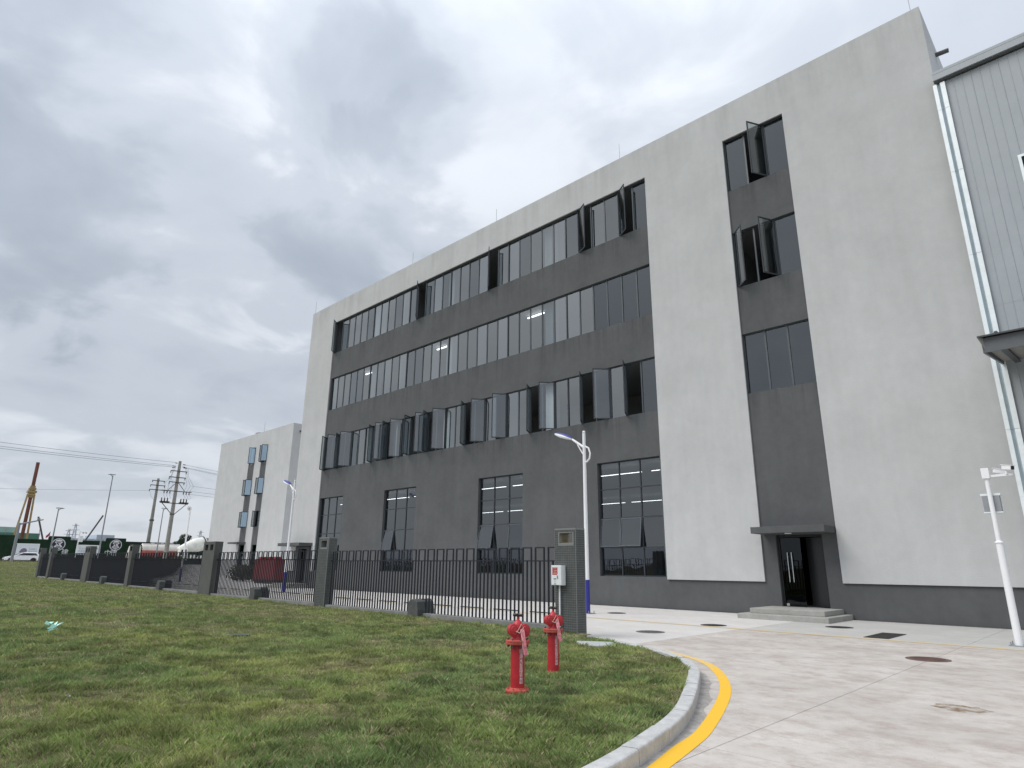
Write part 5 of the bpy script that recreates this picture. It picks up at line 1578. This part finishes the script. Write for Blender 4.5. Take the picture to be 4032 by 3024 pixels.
# ---- far street lamps, gantry, cameras
def far_lamp(label, x, y, zt, flip=1, lean=0.0):
    t = thing('roadside_lamp', label, 'street lamp', (x, y, 1.38), 'slim grey lamps along the far road')
    h = zt - 1.38
    MB().tube([(0, 0, 0), (0, 0, h)], [.12, .075], 10).build('pole', M_lamppole, t, smooth=True)
    MB().tube([(0, 0, h - .25), (0, flip * .25, h + .05), (0, flip * .75, h + .12)], [.05, .045, .04], 8).build('arm', M_lamppole, t, smooth=True)
    MB().hexa([(-.1, flip * .1 - .45, h + .06), (.1, flip * .1 - .45, h + .06), (.1, flip * .1 + .5, h + .10), (-.1, flip * .1 + .5, h + .10)], [(-.1, flip * .1 - .4, h + .2), (.1, flip * .1 - .4, h + .2), (.1, flip * .1 + .45, h + .2), (-.1, flip * .1 + .45, h + .2)]).build('lamp_head', M_lamppole, t)
    return t


far_lamp('tallest slim lamp on the far road, left of the utility poles', -118, 29.0, 15.2, -1)
far_lamp('shorter slim lamp near the far end of the fence', -118, 22.6, 9.4, 1)
far_lamp('slim lamp standing between the two utility poles', -126, 39.9, 11.0, 1)
t = thing('traffic_camera_mast', 'dark grey mast with a long arm behind the white car', 'mast', (-122, 18.8, 1.38))
MB().tube([(0, 0, 0), (0, 0, 5.9)], [.22, .17], 12).build('mast', M_lamppole, t, smooth=True)
MB().tube([(0, -.15, 5.65), (0, .5, 5.85), (0, 2.9, 6.55)], [.14, .13, .09], 10).build('arm', M_lamppole, t, smooth=True)
MB().box(-.15, .15, 2.1, 2.45, 6.45, 6.75).build('camera', M_steelgrey, t)
t = thing('camera_pole', 'white camera pole beside the white notice board by the far road', 'camera pole', (-120, 26.4, 1.38))
MB().tube([(0, 0, 0), (0, 0, 4.9)], [.12, .08], 10).build('pole', M_white, t, smooth=True)
MB().box(-.05, .05, -.02, .9, 4.78, 4.84).build('arm', M_white, t)
for y in (.45, .85): MB().box(-.1, .25, y - .08, y + .08, 4.6, 4.77).build('camera_body', M_steelgrey, t)
MB().box(.08, .4, -.0, .5, 3.3, 4.2).build('equipment_box', M_boxwhite, t)

# ---- piling rig, netted scaffold, crane jibs, flag
t = thing('piling_rig', 'rust red piling rig mast with yellow braces behind the hoarding', 'piling rig', (-170, 27.1, 1.4))
MB().tube([(0, 0, 2), (0, 0, 21.1)], .34, 12).build('mast', M_rig, t, smooth=True)
hf = MB()
for z_, r_ in ((13.9, .62), (14.5, .8), (15.1, .62)): hf.box(-r_, r_, -r_, r_, z_, z_ + .45)
hf.box(-.45, .45, -.45, .45, 13.5, 16.0).build('head_frame', M_rigyellow, t)
b = MB(); b.bar((.4, -.6, 14.2), (.5, -1.7, 2), .2).bar((.4, .6, 14.2), (.5, 1.0, 2), .2).bar((-.4, -.6, 14.2), (-.5, -1.7, 2), .2).bar((-.4, .6, 14.2), (-.5, 1.0, 2), .2); b.build('brace', M_rigyellow, t)
MB().box(-2.4, 2.4, -3.2, 2.4, 0, 2.2).build('base_machine', M_rig, t)
t = thing('netted_scaffold', 'building site wrapped in green scaffold netting behind the hoarding', 'building', (-182, 15, 1.4))
MB().box(-6, 6, -60, 16.2, 0, 6.3).build('green_net', M_net, t); MB().box(-5.5, 5.0, -60, 12.5, 6.31, 7.5).build('pale_net', M_net2, t)
for y in np.arange(-24, 16.2, 2.0):
    MB().tube([(6.06, y, 0), (6.06, y, 7.2)], .06, 5).build('scaffold_tube', M_steelgrey, t)
MB().box(-3, 3, 16.8, 20.5, 4.0, 4.5).box(-1, 1, 18, 18.5, 0, 3.99).build('scaffold_deck', M_polesteel, t)
for lab, p0, p1 in (('dark crane jib rising right behind the hoarding', (-170, 38.2, 5.2), (-170, 41.3, 12.0)), ('dark crane jib leaning left near the piling rig', (-170, 31.2, 5.2), (-170, 29.2, 11.0))):
    t = thing('crane_jib', lab, 'crane', (p0[0], p0[1], 1.4), 'crane jibs behind the hoarding')
    base = Vector((p0[0], p0[1], 1.4)); a, c = Vector(p0) - base, Vector(p1) - base
    MB().bar(a, c, .26, .3).build('jib', M_polesteel, t); MB().box(-1.2, 1.2, -1.2, 1.2, 0, 3.0).build('machine_body', M_rigyellow, t); MB().box(-.2, .2, -.2, .2, 3.001, a.z).build('mount', M_polesteel, t)
t = thing('red_flag', 'small red flag above the hoarding', 'flag', (-138, 25.9, 1.4))
MB().tube([(0, 0, 0), (0, 0, 5.4)], .03, 6).build('staff', M_polesteel, t)
b = MB(); pts = [(0, -.02, 5.35), (.05, -.25, 4.95), (.0, -.55, 4.6), (.04, -.5, 4.2), (-.03, -.2, 4.45), (0, -.02, 4.7)]; b.prism(pts, (.012, 0, 0)); b.build('cloth', M_flag, t)

# ---- far city, pylons, trees
for lab, y0, y1, h, d in (('hazy pale low block on the skyline right of the tall lamp', 120, 130.5, 18.4, 30), ('hazy long flat roof on the skyline behind the hoarding', 104, 119.4, 15.6, 40)):
    t = thing('distant_block', lab, 'building', (-500, (y0 + y1) / 2, 1.2), 'hazy buildings on the skyline')
    w = (y1 - y0) / 2
    MB().box(-d, 0, -w, w, 0, h).build('wall', M_farblue, t)
    for k in range(int(w * 2 / 2.6)):
        for r_ in range(int(h / 3.2)): MB().box(.001, .1, -w + .6 + 2.6 * k, -w + 2.0 + 2.6 * k, 1.2 + 3.2 * r_, 2.6 + 3.2 * r_).build('window', M_signgrey, t)
def pylon(label, y, zt):
    t = thing('lattice_pylon', label, 'pylon', (-500, y, 1.2), 'hazy lattice pylons on the skyline')
    h = zt - 1.2; b = MB()
    for sx in (-1, 1):
        for sy_ in (-1, 1): b.bar((sx * 2.0, sy_ * 2.0, 0), (sx * .35, sy_ * .35, h), .22)
    for k in range(7):
        z0, z1 = h * k / 7, h * (k + 1) / 7; r0, r1 = 2 - 1.65 * k / 7, 2 - 1.65 * (k + 1) / 7
        for sx in (-1, 1): b.bar((sx * r0, -r0, z0), (sx * r1, r1, z1), .12).bar((sx * r0, r0, z0), (sx * r1, -r1, z1), .12)
    b.build('tower', M_pylon, t)
    for z_, w in ((h * .72, 3.2), (h * .84, 2.6), (h * .95, 2.0)): MB().bar((0, -w, z_), (0, w, z_), .3).build('crossarm', M_pylon, t)
pylon('tallest hazy pylon left of the tall lamp', 107, 26.2); pylon('shorter hazy pylon beside the tallest one', 103.8, 22.6); pylon('hazy pylon above the concrete mixer', 186.3, 25.2)


def leaf_cloud(n_, fn, size, seed):
    r = np.random.default_rng(seed); b = MB()
    for _ in range(n_):
        c = Vector(fn(r)); a = Vector(r.normal(0, 1, 3)).normalized(); q = Vector(r.normal(0, 1, 3)); q = (q - a * q.dot(a)).normalized()
        s = size * (.6 + .8 * r.random())
        b.add([c - a * s, c + q * s * .5, c + a * s, c - q * s * .5], [(0, 1, 2, 3)])
    return b


t = thing('roadside_tree', 'dark round tree crown behind the tanker and mixer', 'tree', (-142, 49.8, 1.4))
MB().tube([(0, 0, 0), (.1, 0, 2.0), (0, .1, 4.2)], [.2, .16, .08], 8).build('trunk', M_trunk, t)
def crown(r):
    k = r.random(3); th, ph = k[0] * 6.283, math.acos(2 * k[1] - 1); q = (.55 + .45 * k[2])
    cc = [(0, 0, 4.2), (.3, -1.1, 3.8), (-.2, 1.2, 3.9), (.1, .2, 5.2), (0, -1.6, 3.4)][int(r.integers(5))]
    return (cc[0] + 1.2 * q * math.sin(ph) * math.cos(th), cc[1] + 1.25 * q * math.sin(ph) * math.sin(th), cc[2] + .85 * q * math.cos(ph))
leaf_cloud(2600, crown, .16, 3).build('crown', M_leaf, t)
# clipped hedge along the compound edge, behind the fence
hx = np.linspace(0, 1, 2)
o = leaf_cloud(15000, lambda r: (lambda u, v, w_: (-79 - 36 * u + (v - .5) * 1.2, 24.5 + 15.5 * u + (v - .5) * 1.4, .05 + z_yard(np.array(-79 - 36 * u), 0) + 1.4 * w_ * (.85 + .15 * math.sin(u * 60))))(r.random(), r.random(), math.sqrt(r.random())), .16, 9).build('hedge', M_leafbrown)
tag(o, 'brownish green hedge behind the far fence bays', 'hedge')
b = MB()
for k in range(30):
    u0, u1 = k / 30, (k + 1) / 30
    (xa, ya), (xb, yb) = [(-79 - 36 * u, 24.5 + 15.5 * u) for u in (u0, u1)]
    za, zb_ = float(z_yard(np.array(xa), 0)), float(z_yard(np.array(xb), 0)); hh_ = 1.25 + .1 * math.sin(k * 2.1)
    b.hexa([(xa, ya - .55, za - .1), (xa, ya + .55, za - .1), (xb, yb + .55, zb_ - .1), (xb, yb - .55, zb_ - .1)], [(xa, ya - .5, za + hh_), (xa, ya + .5, za + hh_), (xb, yb + .5, zb_ + hh_), (xb, yb - .5, zb_ + hh_)])
b.build('inner_twigs', M_leafbrown, o)
o = leaf_cloud(1500, lambda r: (-61.5 + 1.3 * r.normal(0, .6), 27.5 + 1.0 * r.normal(0, .5), .05 + 1.5 * math.sqrt(r.random()) * max(.2, 1 - abs(r.normal(0, .3)))), .15, 19).build('shrub', M_leafbrown)
tag(o, 'brownish shrub behind the fence left of the end door', 'shrub')
# dry reeds at the road edge by the car
def reeds(r):
    return (-121.0 + r.random(), 12 + 16 * r.random(), 1.42 + .35 * r.random())
b = MB(); rr_ = np.random.default_rng(4)
for _ in range(700):
    x, y = -120.6 + 1.4 * rr_.random(), 8 + 18 * rr_.random(); h = .25 + .3 * rr_.random(); dx, dy = rr_.normal(0, .08, 2)
    zb = float(z_lawn(np.array(x), 0)) - .02
    b.add([(x, y - .02, zb), (x, y + .02, zb), (x + dx, y + dy, zb + h)], [(0, 1, 2)])
M_dry = mat('dry_reed', (0.26, 0.22, 0.13), .9)
o = b.build('reeds', M_dry); tag(o, 'dry straw reeds along the road verge', 'reeds', kind='stuff')
